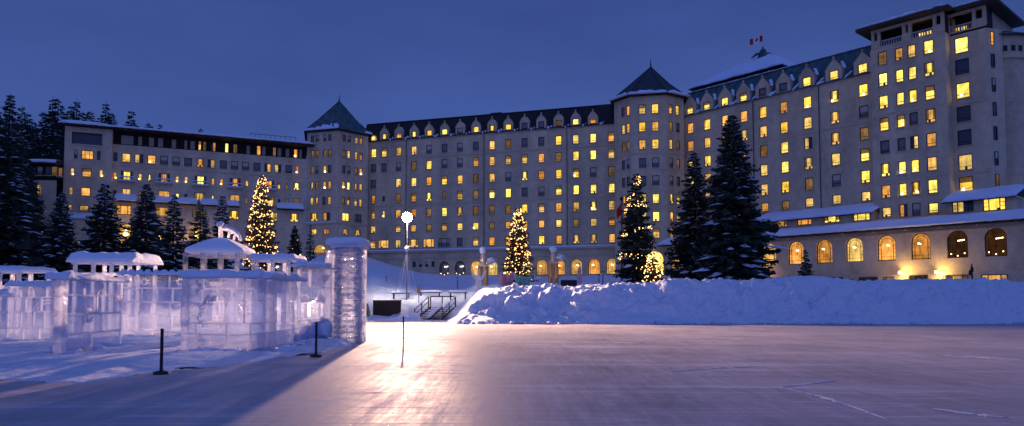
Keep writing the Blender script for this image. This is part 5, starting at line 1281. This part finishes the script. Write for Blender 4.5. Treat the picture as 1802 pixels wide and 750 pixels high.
# rink posts
def rink_post(px, ytop, ybase, label, foot=True, r=.035, m='black_metal'):
    g = gnd(px, ybase, .02 if px < 640 else 0); h = at(px, ytop, g.y).z; e = empty('rink_post', g); mb = MB(); mb.tube([g, Vector((g.x, g.y, h))], r, 8); mb.ball((g.x, g.y, h), r * 1.15); mb.build('pole', M[m], e)
    if foot: mb = MB(); mb.tube([g - Vector((0, 0, .05)), g + Vector((0, 0, .035)), g + Vector((0, 0, .06))], [.17, .16, .045], 16); mb.build('foot', M[m], e)
    tag(e, label, 'post', 'posts on the rink edge'); return g, h
g1, h1 = rink_post(283.5, 581, 657, 'nearest black post with round foot in front of the ice castle')
g2, h2 = rink_post(556, 569, 627, 'black post with round foot in front of the fan carved ice panel')
mat('red_stick', (.10, .035, .03), .6)
rink_post(709.5, 558, 617, 'thin reddish stick standing alone on the ice in the lamp light', False, .025, 'red_stick')
mb = MB(); pts_ = [Vector((g1.x, g1.y, h1 - .03)).lerp(Vector((g2.x, g2.y, h2 - .03)), t / 12) - Vector((0, 0, .18 * math.sin(math.pi * t / 12))) for t in range(13)]; mb.tube(pts_, .008, 4); tag(mb.build('rope', M['white_cloth']), 'thin rope sagging between the two black posts', 'rope')

# ------------------------------------------------------------ gilded pillars with snow balls, statues, signs on the terrace
def pillar(px, ybase, ytop, Y, label):
    p = at(px, ybase, Y); t = at(px, ytop, Y); e = empty('carved_pillar', p); h = t.z - p.z; mb = MB()
    for dx_ in (-.42, .42): mb.tube([p + Vector((dx_ * .8, 0, -.8)), p + Vector((dx_ * .8, 0, h * .56))], .26, 10)
    mb.build('pole', M['gold_wood'], e); mb = MB()
    z = p.z + h * .56; mb.box(p.x - .55, p.x + .55, Y - .35, Y + .35, z, z + .2)
    mb.tube([(p.x, Y, z + .2), (p.x, Y, z + h * .12), (p.x, Y, z + h * .2), (p.x, Y, z + h * .33)], [.38, .24, .30, .16], 9); mb.tube([(p.x + .2, Y, z + .3), (p.x + .9, Y, z + .42)], [.12, .2], 7)
    mb.build('capital', M['stone_trim'], e); mb = MB(); mb.ball((p.x, Y, p.z + h * .93), .40, 0, 12, 9, amp=.5, seed=px); mb.ball((p.x + .85, Y, z + .7), .42, 0, 12, 9, (1.2, 1, .8), amp=.7, seed=px + 3); mb.build('snow', M['snow'], e); tag(e, label, 'pillar', 'gilded pillars on the terrace')
    l = bpy.data.lights.new('pillar_uplight', 'SPOT'); l.energy = 60; l.color = (1, .6, .2); l.spot_size = R(50); o = bpy.data.objects.new('pillar_uplight', l); col.objects.link(o); o.location = (p.x + .1, Y - 1.6, p.z - .2); o.rotation_euler = (R(180 - 32), 0, 0); keep(o, e)
pillar(850, 512, 436, 78, 'twin post gilded pillar with snow ball, left of the neat lit tree')
pillar(974, 502, 434, 80, 'twin post gilded pillar with large snow lumps, right of the neat lit tree')
def statue(px, ybase, ytop, Y, m, label, wings=True, w=.5, seed=0):
    p = at(px, ybase, Y); t = at(px, ytop, Y); h = t.z - p.z; mb = MB(); rnd = random.Random(seed)
    mb.tube([p + Vector((0, 0, z * h)) for z in (-.25, 0, .12, .3, .5, .62, .72, .78)], [w * 1.0, w, w * .7, w * .8, w * .62, w * .75, w * .4, w * .22], 9)
    mb.ball(p + Vector((0, 0, h * .88)), w * .42, 0, 9, 7)
    if wings:
        for s in (-1, 1): mb.tube([p + Vector((s * w * .5, 0, h * .55)), p + Vector((s * w * 1.3, .1, h * .72)), p + Vector((s * w * 1.9, .1, h * 1.0))], [w * .4, w * .45, w * .06], 6)
    tag(mb.build('ice_statue', M[m]), label, 'ice sculpture', 'ice sculptures on the terrace')
statue(842, 512, 474, 74, 'frost', 'pale winged ice figure left of the nearer gilded pillar', True, .42)
statue(1020, 504, 459, 84, 'pink_ice', 'slender pink glowing ice column right of the dark board', False, .33)
statue(954, 503, 486, 82, 'frost', 'small clear ice figure left of the farther gilded pillar', True, .25)
def fan(px, ybase, ytop, Y, m, label, wpx, seed):
    p = at(px, ybase, Y); h = at(px, ytop, Y).z - p.z; w = wpx * Y / F; mb = MB(); rnd = random.Random(seed)
    mb.box(p.x - w * .45, p.x + w * .45, Y - .3, Y + .3, p.z - .8, p.z + h * .35)
    for k in range(7):
        a = -.9 + 1.8 * k / 6; L = h * rnd.uniform(.7, 1.0); q = p + Vector((math.sin(a) * w * .3, 0, h * .2))
        mb.tube([q, q + Vector((math.sin(a) * w * .35, rnd.uniform(-.2, .2), L * (.8 if abs(a) > .6 else .65))), q + Vector((math.sin(a) * w * .5, 0, L * .8))], [.28, .22, .03], 6)
    tag(mb.build('ice_statue', M[m]), label, 'ice sculpture', 'ice sculptures on the terrace')
fan(891, 508, 478, 74, 'pink_ice', 'pink tinted ice fan sculpture at the foot of the neat lit tree', 24, 1)
fan(920, 507, 484, 76, 'green_ice', 'green tinted ice fan sculpture at the foot of the neat lit tree', 26, 2)
p = at(1001, 503, 68); mb = MB(); mb.box(p.x - .78, p.x + .78, 68, 68.12, p.z - .02, p.z + .55); 
for s in (-1, 1): mb.box(p.x + s * .6 - .04, p.x + s * .6 + .04, 68.03, 68.09, p.z - 1.0, p.z)
tag(mb.build('notice_board', M['black_metal']), 'low dark board standing on the snow bank left of the pink ice column', 'sign')
def small_lamp(px, ybase, ytop, Y, label, two=False):
    p = at(px, ybase, Y); t = at(px, ytop, Y); e = empty('garden_lamp', p); mb = MB(); mb.tube([p - Vector((0, 0, .8)), t], .05, 6); mb.tube([t, t + Vector((0, 0, .12))], [.16, .03], 8); mb.build('post', M['black_metal'], e)
    mb = MB(); mb.ball(t - Vector((0, 0, .16)), .10, 0, 8, 6); mb.build('bulb', M['white_metal'], e); tag(e, label, 'lamp', 'dark garden lamps in the snow')
small_lamp(680, 499, 488, 88, 'small dark garden lamp on the snow mound left of the mast')
small_lamp(805, 498, 489, 88, 'small dark garden lamp on the snow left of the winged ice figure')
small_lamp(1061, 503, 479, 75, 'tall thin dark lamp on the snow left of the loosely lit tree')
small_lamp(1054, 496, 485, 82, 'small dark garden lamp just left of the tall thin one')
# flag on pole beside the loosely lit tree
p = base_at(1094, 100, .3); t = at(1094, 350, 100); fp = empty('flag_pole', p); tag(fp, 'tall dark pole with a limp red flag beside the loosely lit tree', 'flag')
mb = MB(); mb.tube([p, t], [.10, .05], 8); mb.ball(t, .3, 0, 8, 6); mb.build('pole', M['black_metal'], fp)
mb = MB(); rows = []
for i in range(7):
    z = t.z - .7 - i * .26; rows.append([(t.x - .05 - j * .11 - .05 * math.sin(i * .8 + j), 100 + .14 * math.sin(j * 2.1 + i * .3), z - j * .12) for j in range(7)])
mb.grid(rows, 0, True); mb.build('banner', M['red_cloth'], fp)
# slim post with two ornaments and short fences near the pavilion
p = at(1711, 493, 70); e = empty('ornament_post', p); mb = MB(); h = at(1711, 465, 70).z - p.z; mb.tube([p - Vector((0, 0, .6)), p + Vector((0, 0, h))], [.09, .06], 8); mb.tube([p + Vector((-.22, 0, h * .3)), p + Vector((-.16, 0, h * .62))], [.16, .10], 8); mb.tube([p + Vector((0, 0, h * .5)), p + Vector((0, 0, h * .72)), p + Vector((0, 0, h * .86))], [.14, .16, .06], 8); mb.build('post', M['black_metal'], e); m_ = MB(); m_.ball(p + Vector((0, 0, h + .06)), .10, 0, 8, 6); m_.build('snow', M['snow'], e)
tag(e, 'slim dark ornamental post standing before the first dark arched window', 'post')
def fence(px0, px1, yb, yt, Y, label):
    a, b = at(px0, yb, Y), at(px1, yb, Y); h = at(px0, yt, Y).z - a.z; e = empty('wooden_fence', a.lerp(b, .5)); n = max(2, int((b.x - a.x) / .22))
    r = MB(); r.tube([a + Vector((0, 0, h * .8)), b + Vector((0, 0, h * .8))], .03, 5); r.tube([a + Vector((0, 0, h * .2)), b + Vector((0, 0, h * .2))], .03, 5)
    for k in range(n + 1): q = a.lerp(b, k / n); r.tube([q - Vector((0, 0, .5)), q + Vector((0, 0, h))], .025, 5)
    r.build('railing', M['wood'], e); tag(e, label, 'fence', 'short dark fences behind the snow bank')
fence(1660, 1702, 494, 484, 66, 'short slatted fence right of the right hand wall lamp')
fence(1425, 1500, 497, 491, 62, 'long low dark fence on top of the bank below the arched windows')

# ------------------------------------------------------------ ice castle
castle = empty('ice_castle', gnd(330, 610)); tag(castle, 'glassy walled ice castle with snow capped walls, gazebo roof and ribbed tower beside the rink', 'ice castle')
def G(px, py): v = gnd(px, py); return v
def GP(pa, pb): a, b = G(*pa), G(*pb); return Plane(a.x, a.y, b.x, b.y)
rnd = random.Random(3)
def block_wall(P, rows, t=.28, name='wall_panel', m='ice', joint=.024, openings=(), proud=.012):
    """rows: list of (z0, z1, [breaks]) - separate ice blocks with frosty joints between them"""
    ice, jo = MB(), MB()
    for z0, z1, br in rows:
        for a, b in zip(br, br[1:]):
            if any(a < o[1] and b > o[0] and z0 < o[3] - .02 and z1 > o[2] + .02 for o in openings): continue
            o_ = rnd.uniform(-.012, .012); ice.pbox(P, a + joint, b - joint, -t + o_, o_, z0 + joint, z1 - joint, 0, jit=.006)
            # refrozen slush round the block edge
            for (u0, u1, c0, c1) in ((a, b, z0 - joint * 1.3, z0 + joint * 1.3), (a - joint * 1.3, a + joint * 1.3, z0 + joint * 1.3, z1 - joint * 1.3)):
                jo.pbox(P, u0, u1, -.03, proud + rnd.uniform(0, .022), c0, c1, 0, jit=.007)
        jo.pbox(P, br[-1] - joint, br[-1] + joint, -.05, proud, z0, z1, 0)
    ob = ice.build(name, M[m], castle, origin='base'); jo.build('frosty_joint', M['frost'], castle); return ob
def even(L, n, off=0, jit=.08):
    w = L / n; b = [0] + [w * (k + off) + rnd.uniform(-jit, jit) * w for k in range(1 if off == 0 else 0, n + (1 if off else 0)) if 0.15 * w < w * (k + off) < L - .15 * w] + [L]; return b
def sunburst(P, u, z, r, n=9, a0=0, a1=2 * math.pi, inner=.3, w=.045):
    mb = MB()
    for k in range(n):
        a = a0 + (a1 - a0) * (k + .5) / n; c, s = math.cos(a), math.sin(a); L = r * rnd.uniform(.8, 1.1)
        p0 = P.p(u + c * r * inner, z + s * r * inner, .008); p1 = P.p(u + c * L * .7, z + s * L * .7, .035); p2 = P.p(u + c * L, z + s * L, .008)
        mb.tube([p0, p1, p2], [w * .25, w, .004], 6)
    mb.build('carving', M['frost'], castle)
def wall_snow(a, b, w=.5, t=.16, scal=0, seed=0, amp=.25):
    mb = MB(); snow_strip(mb, a, b, w, t, amp, seed, seg=int((Vector(b) - Vector(a)).length / .09), scal=scal); return mb.build('snow_cap', M['fine_snow'], castle)
def wavy_cap(P, L, z, w=.55, t=.18, lumps=0, seed=0):
    mb = MB(); snow_strip(mb, P.p(-.08, z, -.14), P.p(L + .08, z, -.14), w, t, .35, seed, seg=int(L / .1))
    if lumps:
        for k in range(lumps):
            u = L * (k + .5) / lumps; mb.ball(P.p(u, z + t * .75, -.14), L / lumps * .46, 0, 10, 7, (1, .9, .95), amp=.3, seed=seed + k)
    mb.build('snow_cap', M['fine_snow'], castle)

# front left panel A (with the bright corner column)
PA_ = GP((104, 629), (212, 613)); LA = PA_.L
block_wall(PA_, [(0, .62, even(LA, 2)), (.62, 1.22, even(LA, 3)), (1.22, 1.78, even(LA, 2, 0)), (1.78, 2.22, even(LA, 3))])
sunburst(PA_, LA * .42, 1.15, .30, 11); sunburst(PA_, LA * .9, 1.55, .25, 7, 0, math.pi)
# arch frame carved on A
mb = MB()
for k in range(12):
    a, b = math.pi * k / 12, math.pi * (k + 1) / 12
    mb.tube([PA_.p(LA * .62 + .28 * math.cos(a), 1.75 + .22 * math.sin(a), .02), PA_.p(LA * .62 + .28 * math.cos(b), 1.75 + .22 * math.sin(b), .02)], .022, 5)
mb.tube([PA_.p(LA * .62 - .28, 1.75, .02), PA_.p(LA * .62 - .28, 1.28, .02)], .022, 5); mb.build('carving', M['frost'], castle)
def column(p, z1, w=.26, seg=5, m='ice_rough', name='corner_column'):
    mb = MB(); z = -.02
    for k in range(seg):
        h = z1 / seg; d_ = rnd.uniform(-.012, .012); ww = w * rnd.uniform(.94, 1.04)
        rows = []
        for j in range(6):
            zz = z + h * j / 5; r = ww / 2 * (.9 if j in (0, 5) else 1) 
            rows.append([(p[0] + d_ + r * cx * (1 + .08 * noise.noise(Vector((zz * 9, i, k)))), p[1] + r * cy_ * (1 + .08 * noise.noise(Vector((zz * 9, i + 9, k)))), zz) for i, (cx, cy_) in enumerate(((-1, -.8), (-.8, -1), (.8, -1), (1, -.8), (1, .8), (.8, 1), (-.8, 1), (-1, .8)))])
        mb.grid(rows, 0, False, close=True); mb.face(list(reversed(rows[0]))); mb.face(rows[-1]); z += h
    return mb.build(name, M[m], castle)
ca_ = G(104, 630); column((ca_.x, ca_.y), 2.22, .27)
wavy_cap(PA_, LA, 2.24, .8, .2, 0, 3)
# wall going back left from the corner, and far left wall
PLf = GP((12, 606), (100, 603)); LL = PLf.L
block_wall(PLf, [(0, .6, even(LL, 3)), (.6, 1.2, even(LL, 4)), (1.2, 1.75, even(LL, 3)), (1.75, 2.15, even(LL, 4))])
wavy_cap(PLf, LL, 2.16, .6, .18, 7, 8)
mb = MB()
for k in range(12):
    a, b = math.pi * k / 12, math.pi * (k + 1) / 12
    for r in (.5, .38): mb.tube([PLf.p(LL * .8 + r * math.cos(a), 1.15 + r * math.sin(a), .02), PLf.p(LL * .8 + r * math.cos(b), 1.15 + r * math.sin(b), .02)], .022, 5)
mb.build('carving', M['frost'], castle)
PL2 = GP((-150, 622), (12, 606)); block_wall(PL2, [(0, .6, even(PL2.L, 4)), (.6, 1.2, even(PL2.L, 5)), (1.2, 1.75, even(PL2.L, 4))]); wavy_cap(PL2, PL2.L, 1.77, .6, .2, 0, 4)
PL3 = GP((100, 603), (104, 629))
# brick-like back wall B, with open cells
PB_ = GP((205, 597), (470, 593)); LB = PB_.L
zr = [0, .38, .98, 1.55, 2.15, 2.72]
rows = [(a, b, even(LB, 10 if k % 2 else 9, .5 if k % 2 else 0, .04)) for k, (a, b) in enumerate(zip(zr, zr[1:]))]
block_wall(PB_, rows, .3, joint=.03, proud=.02, m='ice')
wavy_cap(PB_, LB, 2.74, .5, .12, 19, 5)
for u in (1.0, 2.4): sunburst(PB_, u, 2.43, .2, 8)
# panel C with arched opening and sunbursts
PC_ = GP((324, 622), (457, 624)); LC = PC_.L
uo = PC_.u(379, 545); hole = (uo - .28, uo + .28, .98, 1.78)
ice = MB(); wall(ice, PC_, 0, LC, 0, .92, [], back=.28); wall(ice, PC_, 0, LC, .94, 2.30, [(uo, .98, .58, .78, True)], back=.28)
ice.build('wall_panel', M['ice'], castle, merge=True)
jo = MB()
jo.pbox(PC_, 0, LC, -.04, .03, .905, .95); 
for u in (.35, LC * .55, LC * .86): jo.pbox(PC_, u - .012, u + .012, -.1, .016, 0, .9)
for u in (LC * .78,): jo.pbox(PC_, u - .012, u + .012, -.1, .016, .95, 2.3)
jo.pbox(PC_, 0, LC * .3, -.1, .014, 1.52, 1.545); jo.pbox(PC_, LC * .6, LC, -.1, .014, 1.6, 1.625)
jo.build('frosty_joint', M['frost'], castle)
mb = MB()      # scalloped arch moulding round the hole
for k in range(15):
    a = math.pi * k / 14; p = PC_.p(uo + .36 * math.cos(a), 1.47 + .36 * math.sin(a), .03); mb.ball(p, .055, 0, 7, 5)
for s in (-1, 1): mb.tube([PC_.p(uo + s * .34, 1.45, .03), PC_.p(uo + s * .34, 1.0, .03)], .03, 6)
mb.tube([PC_.p(uo - .5, .955, .05), PC_.p(uo + .5, .955, .05)], .05, 6)
for k in range(9): mb.tube([PC_.p(uo - .4 + .1 * k, .9, .03), PC_.p(uo - .4 + .1 * k, .80, .03)], [.035, .01], 5)
mb.build('carving', M['frost'], castle)
sunburst(PC_, uo - .02, 2.02, .42, 9, R(10), R(170), .15, .035); sunburst(PC_, .33, 2.05, .26, 6, R(-80), R(80)); sunburst(PC_, .42, 1.30, .28, 11); sunburst(PC_, LC * .78, 1.3, .26, 11)
c_ = G(324, 624); column((c_.x, c_.y), 2.3, .2, 5)
wavy_cap(PC_, LC, 2.31, .95, .2, 0, 6)
# deep snow shelf behind panel C's top
# receding block piers between C and the fan panel
PD = GP((459, 624), (524, 611)); LD = PD.L
for k in range(4):
    u = LD * (k + .35) / 4; h = 2.28; z = 0; mb = MB()
    while z < h - .05:
        hh = min(h - z, rnd.choice((.34, .42, .5))); mb.pbox(PD, u - .17 + rnd.uniform(-.03, .03), u + .17 + rnd.uniform(-.03, .03), -.36, rnd.uniform(-.02, .03), z + .008, z + hh - .008, 0, jit=.012); z += hh
    mb.build('pier', M['ice_rough' if k % 2 else 'ice'], castle)
for k in range(3):
    mb = MB(); u = LD * (k + .85) / 4; mb.pbox(PD, u - .17, u + .17, -.32, -.04, .02, .62, 0, jit=.02); mb.pbox(PD, u - .15, u + .15, -.30, -.06, 1.85, 2.28, 0, jit=.02); mb.build('ice_block', M['ice'], castle)
wavy_cap(PD, LD, 2.30, .85, .2, 0, 9)
# fan panel with arched opening
PE_ = GP((524, 608), (586, 603)); LE = PE_.L
ue = PE_.u(549, 545)
ice = MB(); wall(ice, PE_, 0, LE, 0, .9, [], back=.28); wall(ice, PE_, 0, LE, .92, 2.1, [(ue, 1.0, .50, .68, True)], back=.28); wall(ice, PE_, 0, LE, 2.12, 2.85, [], back=.28)
ice.build('wall_panel', M['ice'], castle, merge=True)
jo = MB()
for z in (.91, 2.11): jo.pbox(PE_, 0, LE, -.04, .03, z - .018, z + .018)
for u in (.05, LE * .33, LE * .72): jo.pbox(PE_, u - .02, u + .02, -.1, .02, 2.13, 2.85); jo.pbox(PE_, u - .02, u + .02, -.1, .02, .0, .89)
jo.build('frosty_joint', M['frost'], castle)
for u in (ue - .42, ue + .44): sunburst(PE_, u, 1.55, .34, 9, R(0), R(180), .1, .05)
for u in (ue - .38, ue + .38):
    mb = MB(); mb.tube([PE_.p(u, 1.5, .03), PE_.p(u, .95, .03)], .05, 6); mb.build('carving', M['frost'], castle)
sunburst(PE_, LE * .8, 2.3, .42, 8, R(60), R(180), .2, .06)
wavy_cap(PE_, LE, 2.87, .5, .12, 6, 12)
# ribbed tower at the right end
tcn = G(609, 604) + Vector((0, .55, 0)); TW = .50
mb = MB(); nl = 18; H_ = 3.72
for k in range(nl):      # each course is rough broken ice lumps, the back mostly left open
    z0, z1_ = H_ * k / nl, H_ * (k + 1) / nl
    for side in range(4):
        if side == 2 and k % 3: continue  # most back lumps left out so the lamp light gets inside
        ca__, sa__ = ((1, 0), (0, 1), (-1, 0), (0, -1))[side]; nlump = 4; off = rnd.uniform(-.1, .1)
        for q in range(nlump):
            t0 = -TW + 2 * TW * q / nlump + off * .2; w_ = TW * 2 / nlump; out_ = TW + rnd.uniform(-.05, .035); zj = rnd.uniform(.006, .03)
            def XY(a, r): return (tcn.x + a * ca__ - r * -sa__, tcn.y + a * sa__ - r * ca__)
            c8 = []
            for z in (z0 + zj, z1_ - .012):
                for a, r in ((t0, out_), (t0 + w_ - .015, out_), (t0 + w_ - .015, out_ - .2), (t0, out_ - .2)):
                    x_, y_ = XY(a, r); c8.append((x_ + rnd.uniform(-.018, .018), y_ + rnd.uniform(-.018, .018), z + rnd.uniform(-.012, .012)))
            mb.hexa(c8)
mb.build('tower', M['ice_tower'], castle)
mb = MB()
for k in range(1, nl):       # frosty bulges squeezed out between the courses
    z = H_ * k / nl
    for side in (0,):
        ca__, sa__ = ((1, 0), (0, 1), (-1, 0), (0, -1))[side]
        for q in range(5):
            if rnd.random() < .18: continue
            a_ = -TW * .8 + TW * 1.6 * (q + rnd.uniform(-.25, .25)) / 4; r_2 = TW + (rnd.uniform(-.02, .03) if side == 0 else rnd.uniform(-.06, -.03)); w_ = rnd.uniform(.08, .15)
            mb.ball((tcn.x + a_ * ca__ + r_2 * sa__, tcn.y + a_ * sa__ - r_2 * ca__, z + rnd.uniform(-.02, .02)), w_, 0, 7, 5, (1.2, 1.0, .42) if side == 0 else (1.0, 1.2, .42), amp=.6, seed=k * 7 + q)
mb.build('tower_frost', M['frost'], castle)
mb = MB()
for sx in (-1, 1):
    z = 0
    while z < H_ - .1:
        hh = min(H_ - z, rnd.uniform(.25, .45)); x = tcn.x + sx * (TW + .015) + rnd.uniform(-.012, .012); mb.box(x - .05, x + .05, tcn.y - TW - .06, tcn.y - TW + .05, z + .006, z + hh); z += hh
    x = tcn.x + sx * TW; mb.box(x - .04, x + .04, tcn.y + TW - .05, tcn.y + TW + .04, 0, H_)
mb.build('tower_rib', M['frost'], castle)
mb = MB(); p = tcn; mb.tube([(p.x - TW - .28, p.y - .3, 0), (p.x - TW - .26, p.y - .28, 1.2), (p.x - TW - .3, p.y - .3, 2.4), (p.x - TW - .22, p.y - .25, 3.55)], [.24, .2, .22, .14], 7, smooth=False); mb.build('buttress', M['ice_rough'], castle)
mb = MB(); rows = []
for f, z in ((.86, H_ + .02), (1.0, H_ + .08), (1.03, H_ + .18), (.98, H_ + .27), (.80, H_ + .33), (.4, H_ + .36), (.02, H_ + .37)):
    rows.append([(p.x - .08 + .74 * f * math.cos(a) * min(1.28, 1 / max(abs(math.cos(a)), abs(math.sin(a)))) * (1 + .10 * noise.noise(Vector((math.cos(a) * 2.5, math.sin(a) * 2.5, z * 4)))), p.y + .70 * f * math.sin(a) * min(1.28, 1 / max(abs(math.cos(a)), abs(math.sin(a)))), z + .04 * noise.noise(Vector((a * 3, f, 2)))) for a in [2 * math.pi * i / 36 + .01 for i in range(36)]])
mb.grid(rows, 0, True, close=True)
mb.box(p.x - .62, p.x + .62, p.y - .6, p.y + .6, H_ - .06, H_ + .12); mb.build('snow_cap', M['fine_snow'], castle)
mb = MB(); mb.ball((p.x - .05, p.y - .3, H_ - .22), .62, 0, 18, 8, (1, .8, .22), amp=.3, seed=9); mb.build('cornice_ice', M['frost'], castle)
# gazebo with hipped snow roof and curled ornament
gc = at(388, 470, 36); gz0, gz1, gz2 = at(388, 470, 36).z, at(388, 447, 36).z, at(388, 422, 36).z
gw = 52 * 36 / F
for sx in (-1, -.33, .33, 1):
    for sy in (-1, 1):
        mb = MB(); mb.box(gc.x + sx * (gw - .22) - .09, gc.x + sx * (gw - .22) + .09, 36 + sy * 1.1 - .09, 36 + sy * 1.1 + .09, 0, gz1); mb.build('gazebo_post', M['ice'], castle)
mb = MB(); mb.box(gc.x - gw + .12, gc.x + gw - .12, 34.85, 37.15, gz1 - .18, gz1); mb.box(gc.x - gw + .2, gc.x + gw - .2, 34.95, 35.05, gz0 - 1.0, gz0 - .15); mb.build('gazebo_beam', M['ice'], castle)
mb = MB(); rows = []
for f, z, rx in ((1, gz1, 0), (1.03, gz1 + .12, 0), (.98, gz1 + .25, 0), (.62, gz1 + (gz2 - gz1) * .72, 0), (.3, gz2 + .02, 0), (.06, gz2 + .1, 0)):
    row = []
    for i in range(32):
        a = 2 * math.pi * i / 32; sq = min(1.25, 1 / max(abs(math.cos(a)), abs(math.sin(a)))); nn_ = .03 * noise.noise(Vector((math.cos(a) * 2, math.sin(a) * 2, z * 2)))
        row.append((gc.x + math.cos(a) * gw * f * sq * (1 + nn_) * .93, 36 + math.sin(a) * 1.35 * f * sq, z + nn_))
    rows.append(row)
mb.grid(rows, 0, True, close=True); mb.face(list(reversed(rows[0]))); mb.build('gazebo_roof_snow', M['fine_snow'], castle)
o0 = at(388, 421, 36); o1 = at(387, 396, 36)
mb = MB(); mb.tube([o0 - Vector((0, 0, .15)), o0.lerp(o1, .5) + Vector((.03, 0, 0)), o1], [.15, .11, .09], 8, smooth=False)
arc = [at(392, 404, 36), at(402, 404, 36), at(413, 409, 36), at(421, 416, 36), at(424, 424, 36)]; mb.tube(arc, [.06, .11, .11, .10, .07], 7); mb.tube([at(404, 406, 36), at(402, 419, 36)], .07, 6); mb.tube([at(414, 411, 36), at(411, 423, 36)], .06, 6)
mb.build('ornament', M['ice_rough'], castle)
mb = MB(); mb.ball(o1 + Vector((.02, 0, .05)), .15, 0, 9, 7, (1.3, 1, .8), amp=.6)
for a, b in zip(arc, arc[1:]): snow_strip(mb, a + Vector((0, 0, .06)), b + Vector((0, 0, .06)), .2, .12, .2, a.x)
mb.build('ornament_snow', M['fine_snow'], castle)
# boxy ice kiosk behind the piers, and left loggia roof, and far left hut
def ice_hut(px0, px1, ytop, yeave, ybot, Y, depth, t=.16, panes=2, name='kiosk', lumps=0):
    xa, xb = at(px0, 470, Y).x, at(px1, 470, Y).x; zt, ze, zb = at(px0, ytop, Y).z, at(px0, yeave, Y).z, at(px0, ybot, Y).z
    mb = MB()
    for k in range(panes + 1):
        x = xa + .15 + (xb - xa - .3) * k / panes
        for y in (Y, Y + depth): mb.box(x - .07, x + .07, y - .07, y + .07, 0, ze)
    mb.box(xa, xb, Y - .08, Y + .08, ze - .12, ze); mb.box(xa + .1, xb - .1, Y - .06, Y + .06, zb - .2, zb - .05)
    mb.build(name, M['ice_rough'], castle)
    mb = MB(); rows = []
    for i in range(15):
        y = Y - .3 + (depth + .6) * i / 14; rows.append([(xa - .12 + (xb - xa + .24) * j / 30, y, ze + (zt - ze) * (min(1, min(i, 14 - i) / 1.5 + .3)) * min(1, min(j, 30 - j) / 1.2 + .35) * (1 + .25 * noise.noise(Vector((j * .3, i * .3, px0))))) for j in range(31)])
    base_ = [[(p[0], p[1], ze - .02) for p in r] for r in rows]
    mb.grid(rows, 0, True); mb.grid([base_[0], rows[0]], 0, True); mb.grid([base_[-1], rows[-1]]); mb.grid([[r[0] for r in base_], [r[0] for r in rows]]); mb.grid([[r[-1] for r in base_], [r[-1] for r in rows]]); mb.grid(base_)
    mb.build(name + '_snow', M['fine_snow'], castle)
ice_hut(127, 234, 444, 461, 478, 33.5, 2.4, panes=3)
ice_hut(446, 514, 447, 457, 482, 31, 1.6, panes=2)
ice_hut(-40, 40, 468, 477, 500, 31, 2.0, panes=2)
# heaps of snow and broken ice round the castle feet
mb = MB()
for k in range(64):
    P, L = rnd.choice(((PA_, LA), (PC_, LC), (PD, LD), (PE_, LE), (PLf, LL), (PB_, LB)))
    u = rnd.uniform(0, L); r = rnd.uniform(.12, .34); q = P.p(u, .03, rnd.uniform(.05, .35)); mb.ball(q, r, 0, 10, 7, (1.5, 1.1, .55), amp=.5, seed=k)
for k in range(9): q = tcn + Vector((-.9 - k * .12 + rnd.uniform(-.2, .2), -.5 + rnd.uniform(-.2, .3), .2)); mb.ball((q.x, q.y, .15 + .05 * (9 - k) * .8), .36 - k * .015, 0, 14, 10, (1, .9, 1.2 - k * .08), amp=.9, seed=k + 50)
mb.build('snow_drift', M['fine_snow'], castle)
mb = MB()
for k in range(46):
    P, L = rnd.choice(((PA_, LA), (PC_, LC), (PD, LD))); u = rnd.uniform(0, L); r = rnd.uniform(.05, .14); q = P.p(u, .10, rnd.uniform(.1, .5)); mb.ball(q, r, 0, 5, 4, amp=.9, seed=k)
mb.build('ice_rubble', M['ice_rough'], castle)
